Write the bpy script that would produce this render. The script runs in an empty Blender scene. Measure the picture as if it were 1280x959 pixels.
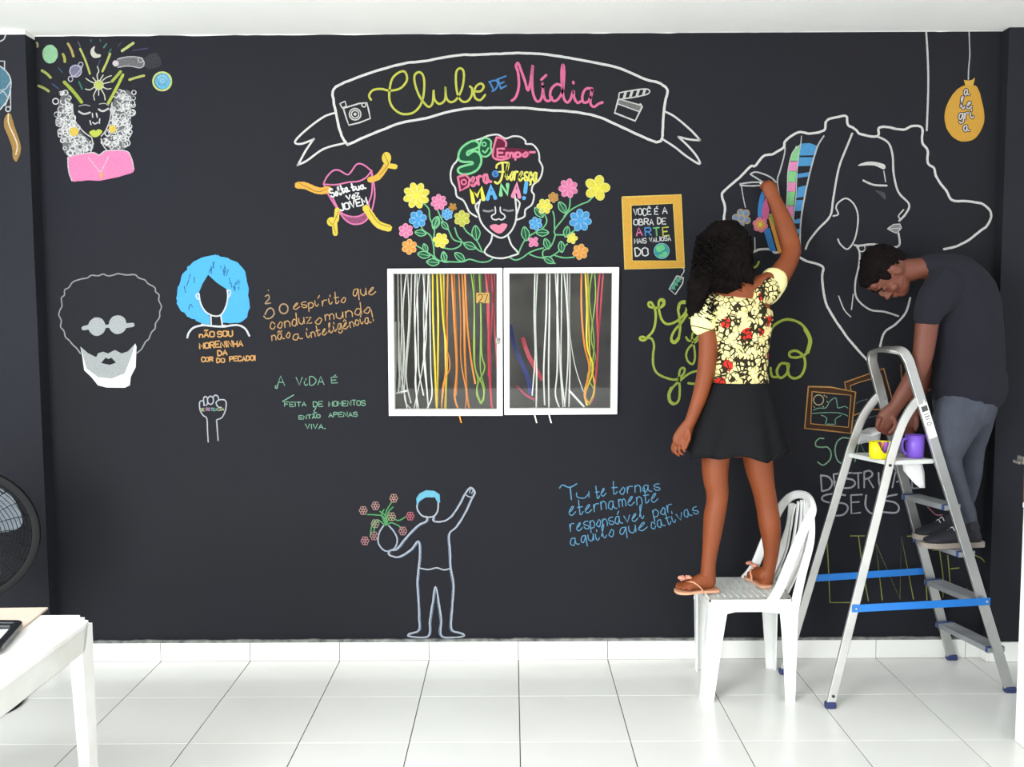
import bpy, bmesh, math, random, unicodedata
from mathutils import Vector, Matrix, noise
from mathutils.geometry import tessellate_polygon

SC = bpy.context.scene
COL = SC.collection
rnd = random.Random(7)

# ---------------------------------------------------------------- camera
F_PX, CX, CY = 1143.0, 640.0, 479.5
CAM = Vector((0.0, -4.22, 1.624)); PITCH = math.radians(4.278); ROLL = math.radians(0.27)
cam_data = bpy.data.cameras.new('camera'); cam = bpy.data.objects.new('camera', cam_data)
COL.objects.link(cam); SC.camera = cam
cam_data.sensor_fit = 'HORIZONTAL'; cam_data.sensor_width = 36.0; cam_data.lens = F_PX/1280*36.0
cam_data.clip_start = 0.05
cam.matrix_world = (Matrix.Translation(CAM) @ Matrix.Rotation(math.pi/2-PITCH, 4, 'X') @ Matrix.Rotation(-ROLL, 4, 'Z'))

# ---------------------------------------------------------------- sky, daylight from the open front, added fill lamps, exposure
world = bpy.data.worlds.new('overcast'); SC.world = world; world.use_nodes = True
bg = world.node_tree.nodes['Background']; bg.inputs[0].default_value = (0.92, 0.96, 1.0, 1); bg.inputs[1].default_value = 1.0
def area(name, loc, target, sx, sy, power, color):
    l = bpy.data.lights.new(name, 'AREA'); l.shape = 'RECTANGLE'; l.size = sx; l.size_y = sy; l.energy = power; l.color = color
    o = bpy.data.objects.new(name, l); COL.objects.link(o); o.location = loc
    o.rotation_euler = (Vector(target)-Vector(loc)).to_track_quat('-Z', 'Y').to_euler(); return o
area('daylight_doorway', (-2.6, -4.6, 1.7), (-0.6, -0.9, 0.3), 1.8, 2.2, 230, (0.93, 0.97, 1.0))
area('daylight_front', (3.3, -6.4, 2.0), (0.6, 0, 1.1), 2.4, 2.2, 60, (1.0, 0.98, 0.93))
area('ceiling_fill', (-0.3, -5.2, 0.15), (-0.2, -0.6, 2.9), 5.5, 1.6, 60, (1.0, 0.99, 0.95))  # unseen upward-facing lamp added to brighten the ceiling
area('near_floor_fill', (-1.7, -4.2, 4.3), (-1.9, -2.2, 0), 4.2, 1.6, 330, (0.97, 0.99, 1.0))  # unseen overhead lamp added to brighten the near floor at the left
SC.view_settings.view_transform = 'Standard'; SC.view_settings.look = 'None'
SC.view_settings.exposure = 0.0; SC.view_settings.gamma = 1.0; SC.view_settings.use_curve_mapping = False

# ---------------------------------------------------------------- photograph pixel -> point in the room
CM = cam.matrix_world.to_3x3()
def ray(px, py): return (CM @ Vector(((px-CX)/F_PX, -(py-CY)/F_PX, -1.0)))
def at(px, py, d=0.0):
    r = ray(px, py); t = (-d-CAM.y)/r.y; return CAM + r*t
def onz(px, py, z):
    r = ray(px, py); t = (z-CAM.z)/r.z; return CAM + r*t
def mpp(d): return (abs(CAM.y)-d)/F_PX          # metres per pixel at distance d off the wall

def lin(c):
    if isinstance(c, str): c = [int(c[i:i+2], 16)/255 for i in (0, 2, 4)]
    return tuple((x/12.92 if x <= 0.04045 else ((x+0.055)/1.055)**2.4) for x in c) + (1.0,)

# ---------------------------------------------------------------- materials
MATS = {}
def nt(m):
    m.use_nodes = True; return m.node_tree, m.node_tree.nodes['Principled BSDF']
def mat(name, col, rough=0.6, metal=0.0, var=0.0, vscale=6.0, bump=0.0, bscale=80.0, spec=0.5, col2=None, detail=4.0):
    if name in MATS: return MATS[name]
    m = bpy.data.materials.new(name); t, b = nt(m); L = t.links; N = t.nodes
    b.inputs['Roughness'].default_value = rough; b.inputs['Metallic'].default_value = metal
    b.inputs['Specular IOR Level'].default_value = spec
    c = lin(col); b.inputs['Base Color'].default_value = c
    tc = N.new('ShaderNodeTexCoord')
    if var or col2:
        n = N.new('ShaderNodeTexNoise'); n.inputs['Scale'].default_value = vscale; n.inputs['Detail'].default_value = detail
        L.new(tc.outputs['Object'], n.inputs['Vector'])
        mr = N.new('ShaderNodeMapRange'); mr.inputs[1].default_value = 0.3; mr.inputs[2].default_value = 0.7
        L.new(n.outputs[0], mr.inputs[0])
        mx = N.new('ShaderNodeMix'); mx.data_type = 'RGBA'; L.new(mr.outputs[0], mx.inputs[0])
        c2 = lin(col2) if col2 else tuple(min(1, x*(1+var)) for x in c[:3])+(1,)
        c1 = c if col2 else tuple(x*(1-var) for x in c[:3])+(1,)
        mx.inputs[6].default_value = c1; mx.inputs[7].default_value = c2
        L.new(mx.outputs[2], b.inputs['Base Color'])
    if bump:
        n2 = N.new('ShaderNodeTexNoise'); n2.inputs['Scale'].default_value = bscale; n2.inputs['Detail'].default_value = 3
        L.new(tc.outputs['Object'], n2.inputs['Vector'])
        bp = N.new('ShaderNodeBump'); bp.inputs['Strength'].default_value = bump; bp.inputs['Distance'].default_value = 0.004
        L.new(n2.outputs[0], bp.inputs['Height']); L.new(bp.outputs[0], b.inputs['Normal'])
    MATS[name] = m; return m

BLACK = '1b1c20'
def chalk(col, cover=0.8, grain=190):
    """chalk rubbed on rough black paint: pigment with grain through which the paint shows"""
    key = 'chalk_%s_%d' % (col, int(cover*100))
    if key in MATS: return MATS[key]
    m = bpy.data.materials.new(key); t, b = nt(m); N = t.nodes; L = t.links
    b.inputs['Roughness'].default_value = 0.95; b.inputs['Specular IOR Level'].default_value = 0.1
    cl = lin(col); gy = 0.3*cl[0]+0.6*cl[1]+0.1*cl[2]; cl = tuple((c*.93+gy*.07)*.66 for c in cl[:3])+(1,)
    g = N.new('ShaderNodeNewGeometry')
    n = N.new('ShaderNodeTexNoise'); n.inputs['Scale'].default_value = grain; n.inputs['Detail'].default_value = 2
    L.new(g.outputs['Position'], n.inputs['Vector'])
    mr = N.new('ShaderNodeMapRange'); mr.inputs[1].default_value = 0.30; mr.inputs[2].default_value = 0.52
    mr.inputs[3].default_value = max(0, cover*1.5-0.55); mr.inputs[4].default_value = min(1, cover+0.10)
    L.new(n.outputs[0], mr.inputs[0])
    mx = N.new('ShaderNodeMix'); mx.data_type = 'RGBA'; L.new(mr.outputs[0], mx.inputs[0])
    mx.inputs[6].default_value = lin(BLACK); mx.inputs[7].default_value = cl
    L.new(mx.outputs[2], b.inputs['Base Color'])
    MATS[key] = m; return m

def glass_mat():
    if 'pane_glass' in MATS: return MATS['pane_glass']
    m = bpy.data.materials.new('pane_glass'); m.use_nodes = True; N = m.node_tree.nodes; L = m.node_tree.links
    for n in list(N): N.remove(n)
    o = N.new('ShaderNodeOutputMaterial'); t = N.new('ShaderNodeBsdfTransparent'); g = N.new('ShaderNodeBsdfGlossy')
    t.inputs[0].default_value = (0.95, 0.96, 0.95, 1); g.inputs['Roughness'].default_value = 0.02
    f = N.new('ShaderNodeFresnel'); f.inputs[0].default_value = 1.38
    mx = N.new('ShaderNodeMixShader'); L.new(f.outputs[0], mx.inputs[0]); L.new(t.outputs[0], mx.inputs[1]); L.new(g.outputs[0], mx.inputs[2])
    L.new(mx.outputs[0], o.inputs[0]); MATS['pane_glass'] = m; return m

# ---------------------------------------------------------------- object helpers
def empty(name, loc, label=None, cat=None, group=None):
    o = bpy.data.objects.new(name, None); COL.objects.link(o); o.location = loc; o.empty_display_size = 0.1
    tag(o, label, cat, group); return o
def tag(o, label=None, cat=None, group=None, kind=None):
    if label: o['label'] = label
    if cat: o['category'] = cat
    if group: o['group'] = group
    if kind: o['kind'] = kind
    return o
def base_of(o):
    v = Vector((0, 0, 0))
    while o: v = v + o.location; o = o.parent
    return v
def link(name, me, m, parent=None, smooth=False, label=None):
    """world-space mesh data -> object; its origin goes to the parent's origin (or the mesh's own base)"""
    ms = m if isinstance(m, (list, tuple)) else [m]
    for k in ms: me.materials.append(k)
    o = bpy.data.objects.new(name, me); COL.objects.link(o)
    if parent:
        o.parent = parent; me.transform(Matrix.Translation(-base_of(parent)))
    else:
        vs = me.vertices
        if len(vs):
            xs = [v.co.x for v in vs]; ys = [v.co.y for v in vs]; z = min(v.co.z for v in vs)
            c = Vector(((min(xs)+max(xs))/2, (min(ys)+max(ys))/2, z)); me.transform(Matrix.Translation(-c)); o.location = c
    if smooth:
        me.polygons.foreach_set('use_smooth', [True]*len(me.polygons))
    if label: o['label'] = label
    return o
def bobj(name, bm, m, parent=None, smooth=False, label=None):
    me = bpy.data.meshes.new(name); bmesh.ops.recalc_face_normals(bm, faces=bm.faces[:]); bm.to_mesh(me); bm.free()
    return link(name, me, m, parent, smooth, label)
def box(bm, lo, hi, bev=0.0, rot=None, seg=2):
    lo = Vector(lo); hi = Vector(hi); r = bmesh.ops.create_cube(bm, size=1.0); vs = r['verts']
    for v in vs: v.co = Vector(((v.co.x)*(hi.x-lo.x), v.co.y*(hi.y-lo.y), v.co.z*(hi.z-lo.z)))
    if bev:
        es = list({e for v in vs for e in v.link_edges}); rr = bmesh.ops.bevel(bm, geom=es, offset=bev, segments=seg, profile=0.5, affect='EDGES')
        vs = list({v for f in rr['faces'] for v in f.verts} | {v for v in vs if v.is_valid})
    c = (lo+hi)/2
    for v in vs:
        if rot: v.co = rot @ v.co
        v.co += c
    return vs
def catmull(pts, n=6, closed=False):
    P = [Vector(p) for p in pts]; N = len(P)
    if N < 3: return P
    out = []; rng = N if closed else N-1
    for i in range(rng):
        p0 = P[(i-1) % N] if (closed or i > 0) else P[0]; p1 = P[i]; p2 = P[(i+1) % N]
        p3 = P[(i+2) % N] if (closed or i+2 < N) else P[-1]
        for k in range(n):
            t = k/n; t2 = t*t; t3 = t2*t
            out.append(0.5*((2*p1)+(-p0+p2)*t+(2*p0-5*p1+4*p2-p3)*t2+(-p0+3*p1-3*p2+p3)*t3))
    if not closed: out.append(P[-1])
    return out
def sweep(bm, path, prof, hint=(0, 1, 0), closed=False, caps=True, scales=None):
    """sweep a 2-D profile (a, b) along a 3-D path; b runs along hint"""
    P = [Vector(p) for p in path]; n = len(P); rings = []
    for i, p in enumerate(P):
        if closed: t = P[(i+1) % n]-P[i-1]
        else: t = P[min(i+1, n-1)]-P[max(i-1, 0)]
        if t.length < 1e-9: t = Vector((0, 0, 1))
        t.normalize(); h = Vector(hint[i]) if isinstance(hint, list) else Vector(hint)
        b = h-t*h.dot(t)
        if b.length < 1e-4: b = t.orthogonal()
        b.normalize(); a = t.cross(b)
        s = scales[i] if scales else 1.0
        sa, sb = s if isinstance(s, (tuple, list)) else (s, s)
        rings.append([bm.verts.new(p+a*x*sa+b*y*sb) for x, y in prof])
    m = len(prof)
    for i in range(n if closed else n-1):
        A = rings[i]; B = rings[(i+1) % n]
        for k in range(m): bm.faces.new((A[k], A[(k+1) % m], B[(k+1) % m], B[k]))
    if caps and not closed:
        bm.faces.new(rings[0][::-1]); bm.faces.new(rings[-1])
    return rings
def circ(r, n=10, ry=None): return [(r*math.cos(2*math.pi*k/n), (ry or r)*math.sin(2*math.pi*k/n)) for k in range(n)]
def rrect(a, b, r=0.0, n=3):
    if r <= 0: return [(-a, -b), (a, -b), (a, b), (-a, b)]
    out = []
    for cx, cy, s in ((a-r, b-r, 0), (-a+r, b-r, 1), (-a+r, -b+r, 2), (a-r, -b+r, 3)):
        for k in range(n+1):
            th = math.pi/2*(s+k/n); out.append((cx+r*math.cos(th), cy+r*math.sin(th)))
    return out
def lathe(bm, c, prof, n=24, sx=1.0, sy=1.0):
    c = Vector(c); rings = []
    for r, z in prof:
        rings.append([bm.verts.new(c+Vector((r*sx*math.cos(2*math.pi*k/n), r*sy*math.sin(2*math.pi*k/n), z))) for k in range(n)])
    for A, B in zip(rings, rings[1:]):
        for k in range(n): bm.faces.new((A[k], A[(k+1) % n], B[(k+1) % n], B[k]))
    bm.faces.new(rings[0][::-1]); bm.faces.new(rings[-1])
def extrude_poly(bm, pts, vec):
    """closed polygon (world points) extruded by vec"""
    vec = Vector(vec); A = [bm.verts.new(Vector(p)) for p in pts]; B = [bm.verts.new(Vector(p)+vec) for p in pts]; n = len(A)
    tris = [(0, 1, 2, 3)] if n == 4 else tessellate_polygon([[Vector(p) for p in pts]])
    for t in tris:
        try: bm.faces.new([A[i] for i in t]); bm.faces.new([B[i] for i in t][::-1])
        except ValueError: pass
    for k in range(n): bm.faces.new((A[k], A[(k+1) % n], B[(k+1) % n], B[k]))
# organic surfaces: overlapping tapered lofts fused into one skin
def loft(bm, pts, hint=(0, 1, 0), seg=20, sub=5, caps=True):
    """pts: (Vector, ra, rb) ; ra across, rb along hint ; round ends"""
    V7 = [tuple(p)+(ra, rb) for p, ra, rb in pts]; n = len(V7); out = []
    def cr(a, b, c, d, t): return 0.5*((2*b)+(-a+c)*t+(2*a-5*b+4*c-d)*t*t+(-a+3*b-3*c+d)*t**3)
    for i in range(n-1):
        q = [V7[max(i-1, 0)], V7[i], V7[i+1], V7[min(i+2, n-1)]]
        for k in range(sub): out.append([cr(q[0][j], q[1][j], q[2][j], q[3][j], k/sub) for j in range(5)])
    out.append(list(V7[-1]))
    path = [Vector(o[:3]) for o in out]; sc = [(max(o[3], .001), max(o[4], .001)) for o in out]
    if caps:
        t0 = (path[0]-path[1]).normalized(); t1 = (path[-1]-path[-2]).normalized(); pre = []; post = []
        for k in (1, 2, 3):
            th = k/3.3*math.pi/2; c_, s_ = math.cos(th), math.sin(th)
            r0 = min(sc[0]); r1 = min(sc[-1])
            pre.insert(0, (path[0]+t0*r0*s_, (sc[0][0]*c_, sc[0][1]*c_))); post.append((path[-1]+t1*r1*s_, (sc[-1][0]*c_, sc[-1][1]*c_)))
        path = [p for p, _ in pre]+path+[p for p, _ in post]; sc = [s for _, s in pre]+sc+[s for _, s in post]
    return sweep(bm, path, circ(1.0, seg), hint, scales=sc)
def ball(bm, c, r, rot=None, seg=16):
    c = Vector(c); rr = bmesh.ops.create_uvsphere(bm, u_segments=seg, v_segments=max(6, seg//2), radius=1.0)
    r = Vector((r, r, r)) if isinstance(r, (int, float)) else Vector(r)
    for v in rr['verts']:
        q = Vector((v.co.x*r.x, v.co.y*r.y, v.co.z*r.z)); v.co = c+(rot @ q if rot else q)
def fuse(name, bm, m, parent, voxel=0.005, smooth=4, fold=None, label=None):
    """join overlapping closed shells into one continuous skin"""
    bmesh.ops.recalc_face_normals(bm, faces=bm.faces[:])
    me = bpy.data.meshes.new(name); bm.to_mesh(me); bm.free()
    tmp = bpy.data.objects.new('tmp', me); COL.objects.link(tmp)
    r = tmp.modifiers.new('r', 'REMESH'); r.mode = 'VOXEL'; r.voxel_size = voxel
    if smooth:
        s = tmp.modifiers.new('s', 'SMOOTH'); s.factor = 0.5; s.iterations = smooth
    dg = bpy.context.evaluated_depsgraph_get(); dg.update()
    me2 = bpy.data.meshes.new_from_object(tmp.evaluated_get(dg)); bpy.data.objects.remove(tmp)
    if fold:
        nn = [v.normal.copy() for v in me2.vertices]
        for v, n in zip(me2.vertices, nn): v.co += n*fold(v.co)
    return link(name, me2, m, parent, True, label)
# ================================================================ the setting
HC = 2.888
TILE = 0.422
x_joint = at(648, 823).x
m_wall = mat('black_wall_paint', '1c1c1f', 0.8, col2='1a1b23', vscale=.55, bump=0.35, bscale=260, spec=0.2, detail=8)
m_pill = mat('black_pillar_paint', '202127', 0.8, var=0.14, vscale=1.6, bump=0.35, bscale=260, spec=0.2, detail=8)
m_white = mat('white_ceiling_paint', 'f5f5f1', 0.85, var=0.02, vscale=3)
m_tile = mat('white_glazed_tile', 'dbdbd6', 0.22, var=0.03, vscale=2.2, spec=0.5)
m_tile2 = mat('white_skirting_tile', 'e9e9e4', 0.3, var=0.03, vscale=2.2)
m_grout = mat('grey_grout', '4c463e', 0.9)
m_ledge = mat('grey_mortar', '8b8d88', 0.95, col2='4a4d4c', vscale=24, bump=0.6, bscale=90)
# window openings in the wall
WL = [at(489, 341), at(624, 516)]; WR = [at(635, 340), at(768, 514)]
def span(a, b): return (a.x, b.x, b.z, a.z)
XL0, XL1, ZL0, ZL1 = span(*WL); XR0, XR1, ZR0, ZR1 = span(*WR)
Z0 = min(ZL0, ZR0); Z1 = max(ZL1, ZR1)
X0, X1 = -3.6, 3.4
bm = bmesh.new()
for lo, hi in (((X0, 0, 0), (XL0, 0.12, HC)), ((XL1, 0, Z0), (XR0, 0.12, Z1)), ((XR1, 0, 0), (X1, 0.12, HC)),
               ((XL0, 0, 0), (XR1, 0.12, Z0)), ((XL0, 0, Z1), (XR1, 0.12, HC))):
    box(bm, lo, hi)
tag(bobj('wall_back', bm, m_wall), kind='structure')
# dark room behind the windows
m_niche = mat('grey_back_room', '55524d', 0.8, col2='23211f', vscale=7, detail=6)
bm = bmesh.new()
a, b_ = XL0-0.05, XR1+0.05
box(bm, (a, 0.36, Z0-.15), (b_, 0.38, Z1+.1)); box(bm, (a-.02, 0.12, Z0-.15), (a, 0.38, Z1+.1)); box(bm, (b_, 0.12, Z0-.15), (b_+.02, 0.38, Z1+.1))
box(bm, (a, 0.12, Z0-.17), (b_, 0.38, Z0-.15)); box(bm, (a, 0.12, Z1+.1), (b_, 0.38, Z1+.12))
tag(bobj('wall_niche', bm, m_niche), kind='structure')
# side pillars, black paint stopping short of a white head
pl = at(31, 45, 0.085).x; pr = at(1256, 200, 0.055).x
for nm, x0, x1, d, ztop in (('left', X0, pl, 0.085, at(20, 43, .085).z), ('right', pr, X1, 0.055, at(1265, 28, .055).z)):
    bm = bmesh.new(); box(bm, (x0, -d, 0), (x1, 0, min(ztop, HC))); tag(bobj('wall_pillar_'+nm, bm, m_pill), kind='structure')
    if ztop < HC-0.003:
        bm = bmesh.new(); box(bm, (x0, -d, ztop), (x1, 0, HC)); tag(bobj('trim_pillar_'+nm, bm, m_white), kind='structure')
bm = bmesh.new(); box(bm, (X0, -3.0, HC), (X1, 0.12, HC+0.1)); tag(bobj('ceiling', bm, m_white), kind='structure')
# white band along the top of the wall with a hand-painted edge
bm = bmesh.new(); top = []; N_ = 90
for k in range(N_+1):
    px = 36+(1256-36)*k/N_; py = 45.5-7.2*(k/N_)+noise.noise(Vector((k*.35, 3, 1)))*1.3+noise.noise(Vector((k*1.7, 3, 7)))*.6
    top.append(at(px, py, 0.004))
extrude_poly(bm, [Vector((top[0].x, -0.004, HC-0.001))]+top+[Vector((top[-1].x, -0.004, HC-0.001))], (0, 0.004, 0))
tag(bobj('trim_ceiling', bm, m_white), kind='structure')
# floor: grout bed with single tiles
bm = bmesh.new(); box(bm, (X0, -7.0, -0.10), (X1, 0.0, -0.004)); floor = tag(bobj('floor', bm, m_grout), kind='structure')
bmt = bmesh.new(); box(bmt, (-TILE/2+.0019, -TILE/2+.0008, -0.012), (TILE/2-.0019, TILE/2-.0008, 0.0), 0.0008, seg=1)
tme = bpy.data.meshes.new('floor_tile'); bmt.to_mesh(tme); bmt.free(); tme.materials.append(m_tile)
fb = base_of(floor)
for i in range(-8, 8):
    for j in range(0, 13):
        cx = x_joint+(i+.5)*TILE; cy = -(j+.5)*TILE
        if cx < X0+.1 or cx > X1-.1: continue
        o = bpy.data.objects.new('floor_tile', tme); COL.objects.link(o); o.parent = floor
        o.location = Vector((cx, cy, rnd.uniform(-.0006, 0)))-fb
# skirting: one tile after another with a rough mortar ledge on top
ZS = 0.093
bm = bmesh.new(); n = 160; up = []; lo_ = []
for k in range(n+1):
    x = pl+(pr-pl)*k/n; up.append(Vector((x, 0, ZS+.008+.004*noise.noise(Vector((x*9, 0, 0)))+.003*noise.noise(Vector((x*31, 0, 0))))))
extrude_poly(bm, [Vector((pl, 0, ZS-.004))]+up+[Vector((pr, 0, ZS-.004))], (0, -0.013, 0))
skirt = bobj('baseboard_back', bm, m_ledge); tag(skirt, kind='structure')
sb = base_of(skirt)
for i in range(-8, 8):
    xa, xb = x_joint+i*TILE+.0015, x_joint+(i+1)*TILE-.0015
    xa, xb = max(xa, pl+.001), min(xb, pr-.001)
    if xb-xa < .02: continue
    bm = bmesh.new(); box(bm, (xa, -0.012, 0.001), (xb, -0.001, ZS-.001), .0012, seg=1); bobj('skirting_tile', bm, m_tile2, skirt)
for nm, xa, xb, d in (('left', X0+.01, pl-.001, .085), ('right', pr+.001, X1-.01, .055)):
    bm = bmesh.new(); box(bm, (xa, -d-.012, 0.001), (xb, -d-.0005, ZS), .0012, seg=1); tag(bobj('baseboard_'+nm, bm, m_tile2), kind='structure')

for nm, xa, xb, d in (('left', pl+.0005, pl+.0115, .097), ('right', pr-.0115, pr-.0005, .067)):
    bm = bmesh.new(); box(bm, (xa, -d, 0.001), (xb, -.0135, ZS), .0012, seg=1); tag(bobj('baseboard_return_'+nm, bm, m_tile2), kind='structure')

# ---------------------------------------------------------------- the two white window sashes
m_fr = mat('white_window_paint', 'f2f2ee', 0.45, var=0.02, vscale=8)
def sash(idx, quad, inner):
    """quad, inner: px corners tl, tr, br, bl"""
    O = [at(*p, 0.022) for p in quad]; I = [at(*p, 0.022) for p in inner]
    c = sum(O, Vector())/4
    w = empty('window_%d' % idx, (c.x, 0, min(p.z for p in O))); w['kind'] = 'structure'
    for nm, (p, q) in (('top_rail', (0, 1)), ('side_stile', (1, 2)), ('bottom_rail', (2, 3)), ('side_stile', (3, 0))):
        bm = bmesh.new(); extrude_poly(bm, [O[p], O[q], I[q], I[p]], (0, 0.05, 0))
        bmesh.ops.bevel(bm, geom=bm.edges[:], offset=.0016, segments=1, affect='EDGES'); bobj(nm, bm, m_fr, w)
    bm = bmesh.new(); J = [at(*p, -0.004) for p in inner]
    J = [c2+(c2-Vector((c.x, c2.y, sum(k.z for k in J)/4)))*.01 for c2 in J]
    extrude_poly(bm, J, (0, 0.003, 0)); bobj('pane', bm, glass_mat(), w)
    return w
w1 = sash(1, [(484, 336), (628, 335), (628.5, 520), (486, 520)], [(491, 342), (621, 341.5), (621, 512), (493, 512)])
w2 = sash(2, [(629.5, 335), (774, 334), (771.5, 518), (630.5, 519)], [(636.5, 341.5), (766, 341), (764, 511), (637, 511)])
m_metal = mat('grey_latch_metal', '9c9a94', 0.35, metal=0.9)
bm = bmesh.new(); p = at(622.5, 426, .026); box(bm, p+Vector((-.010, -.006, -.014)), p+Vector((.010, .004, .014)), .003)
ball(bm, p+Vector((0, -.010, .006)), .006, seg=10); bobj('latch', bm, m_metal, w1)

# unseen area lamp added above the recess to brighten the hanging ribbons
nl = bpy.data.lights.new('ribbon_fill_light', 'AREA'); nl.shape = 'RECTANGLE'; nl.size = 1.0; nl.size_y = .05; nl.energy = 3.0; nl.color = (1, .97, .9)
no = bpy.data.objects.new('ribbon_fill_light', nl); COL.objects.link(no); no.location = ((XL0+XR1)/2, .09+.05, Z1+.09); no.rotation_euler = (math.radians(-12), 0, 0)
# ================================================================ chalk drawings on the wall
# single-stroke letters: points are hex x,y (baseline y=2, capitals up to 8, small letters up to 5); '~' = rounded stroke
GL = {
'A':'02 28 42;14 34','B':'02 08;~08 28 37 36 25 05;~05 35 44 43 32 02','C':'~47 38 18 06 04 12 32 43','D':'02 08;~08 28 46 44 22 02',
'E':'48 08 02 42;05 35','F':'48 08 02;05 35','G':'~47 38 18 06 04 12 32 44;25 45','H':'02 08;42 48;05 45','I':'22 28','J':'~38 33 22 12 03',
'L':'08 02 42','M':'02 08 24 48 42','N':'02 08 42 48','O':'~28 07 05 03 22 43 45 47 28','P':'02 08;~08 38 47 46 35 05','Q':'~28 07 04 22 44 47 28;33 51',
'R':'02 08;~08 38 47 46 35 05;25 42','S':'~47 38 18 07 06 15 35 44 43 32 12 03','T':'08 48;28 22','U':'~08 04 12 32 44 48','V':'08 22 48','X':'02 48;08 42','Z':'08 48 02 42',
'!':'28 24;22 23','.':'02 12','-':'05 35','$':'~46 37 17 06 15 35 44 33 13 04;29 21','2':'~07 18 38 46 24 02;02 42','7':'08 48 12',
'a':'~35 15 03 12 22 34;~35 33 42 52','b':'08 02;~04 15 35 33 22 02','c':'~34 25 15 03 12 22 33','d':'~34 25 15 03 12 22 34;38 34 32','e':'~03 24 35 25 03 12 22 43',
'f':'~37 28 17 11;05 35','g':'~35 15 03 12 23 35;~35 31 10 01','h':'08 02;~04 15 25 34 32','i':'~05 03 12 23;16 17','j':'~15 11 00;16 17','l':'~03 27 28 17 13 22 33',
'm':'05 02;~04 15 24 22;~24 35 44 42','n':'05 02;~04 15 25 34 32','o':'~25 14 03 12 22 34 25','p':'05 00;~04 15 25 34 33 22 02','q':'~35 15 03 12 23 35;35 30',
'r':'05 02;~03 15 35','s':'~35 15 04 33 32 12 03','t':'~18 13 12 22 33;05 35','u':'~05 03 12 22 34;35 32','v':'05 22 45','z':'05 35 02 32','x':'05 32;35 02','y':'05 22;45 00'}
NARROW = {'I': 1.6, 'i': 2.2, 'l': 2.6, '!': 1.6, '.': 1.6, 'j': 2, ' ': 2.2}
def glyph(ch, mixed=False):
    dec = unicodedata.normalize('NFD', ch); b = dec[0]; out = []
    for st in GL.get(b, '').split(';'):
        if not st: continue
        sm = st[0] == '~'; pts = [(int(q[0], 16), int(q[1], 16)-2) for q in st.strip('~').split()]
        out.append((sm, pts))
    h = 6 if b.isupper() else 3
    if len(dec) > 1 and b in 'ij': out = out[:-1]
    for a in dec[1:]:
        if a == '\u0301': out.append((False, [(2, h+1), (3.2, h+2.4)]))
        elif a == '\u0303': out.append((True, [(.5, h+1), (1.5, h+1.8), (2.5, h+1), (3.5, h+1.8)]))
        elif a == '\u0302': out.append((False, [(1, h+1), (2, h+2), (3, h+1)]))
        elif a == '\u0327': out.append((False, [(2, 0), (2.4, -1), (1.6, -1.4)]))
    xs = [p[0] for _, s in out for p in s]; w = (max(xs) if xs else 1.6)
    if b == 'I' or b == '!': out = [(s, [(x-1.6, y) for x, y in p]) for s, p in out]; w = .8
    if b == ' ': w = 1.4
    return out, w
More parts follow.
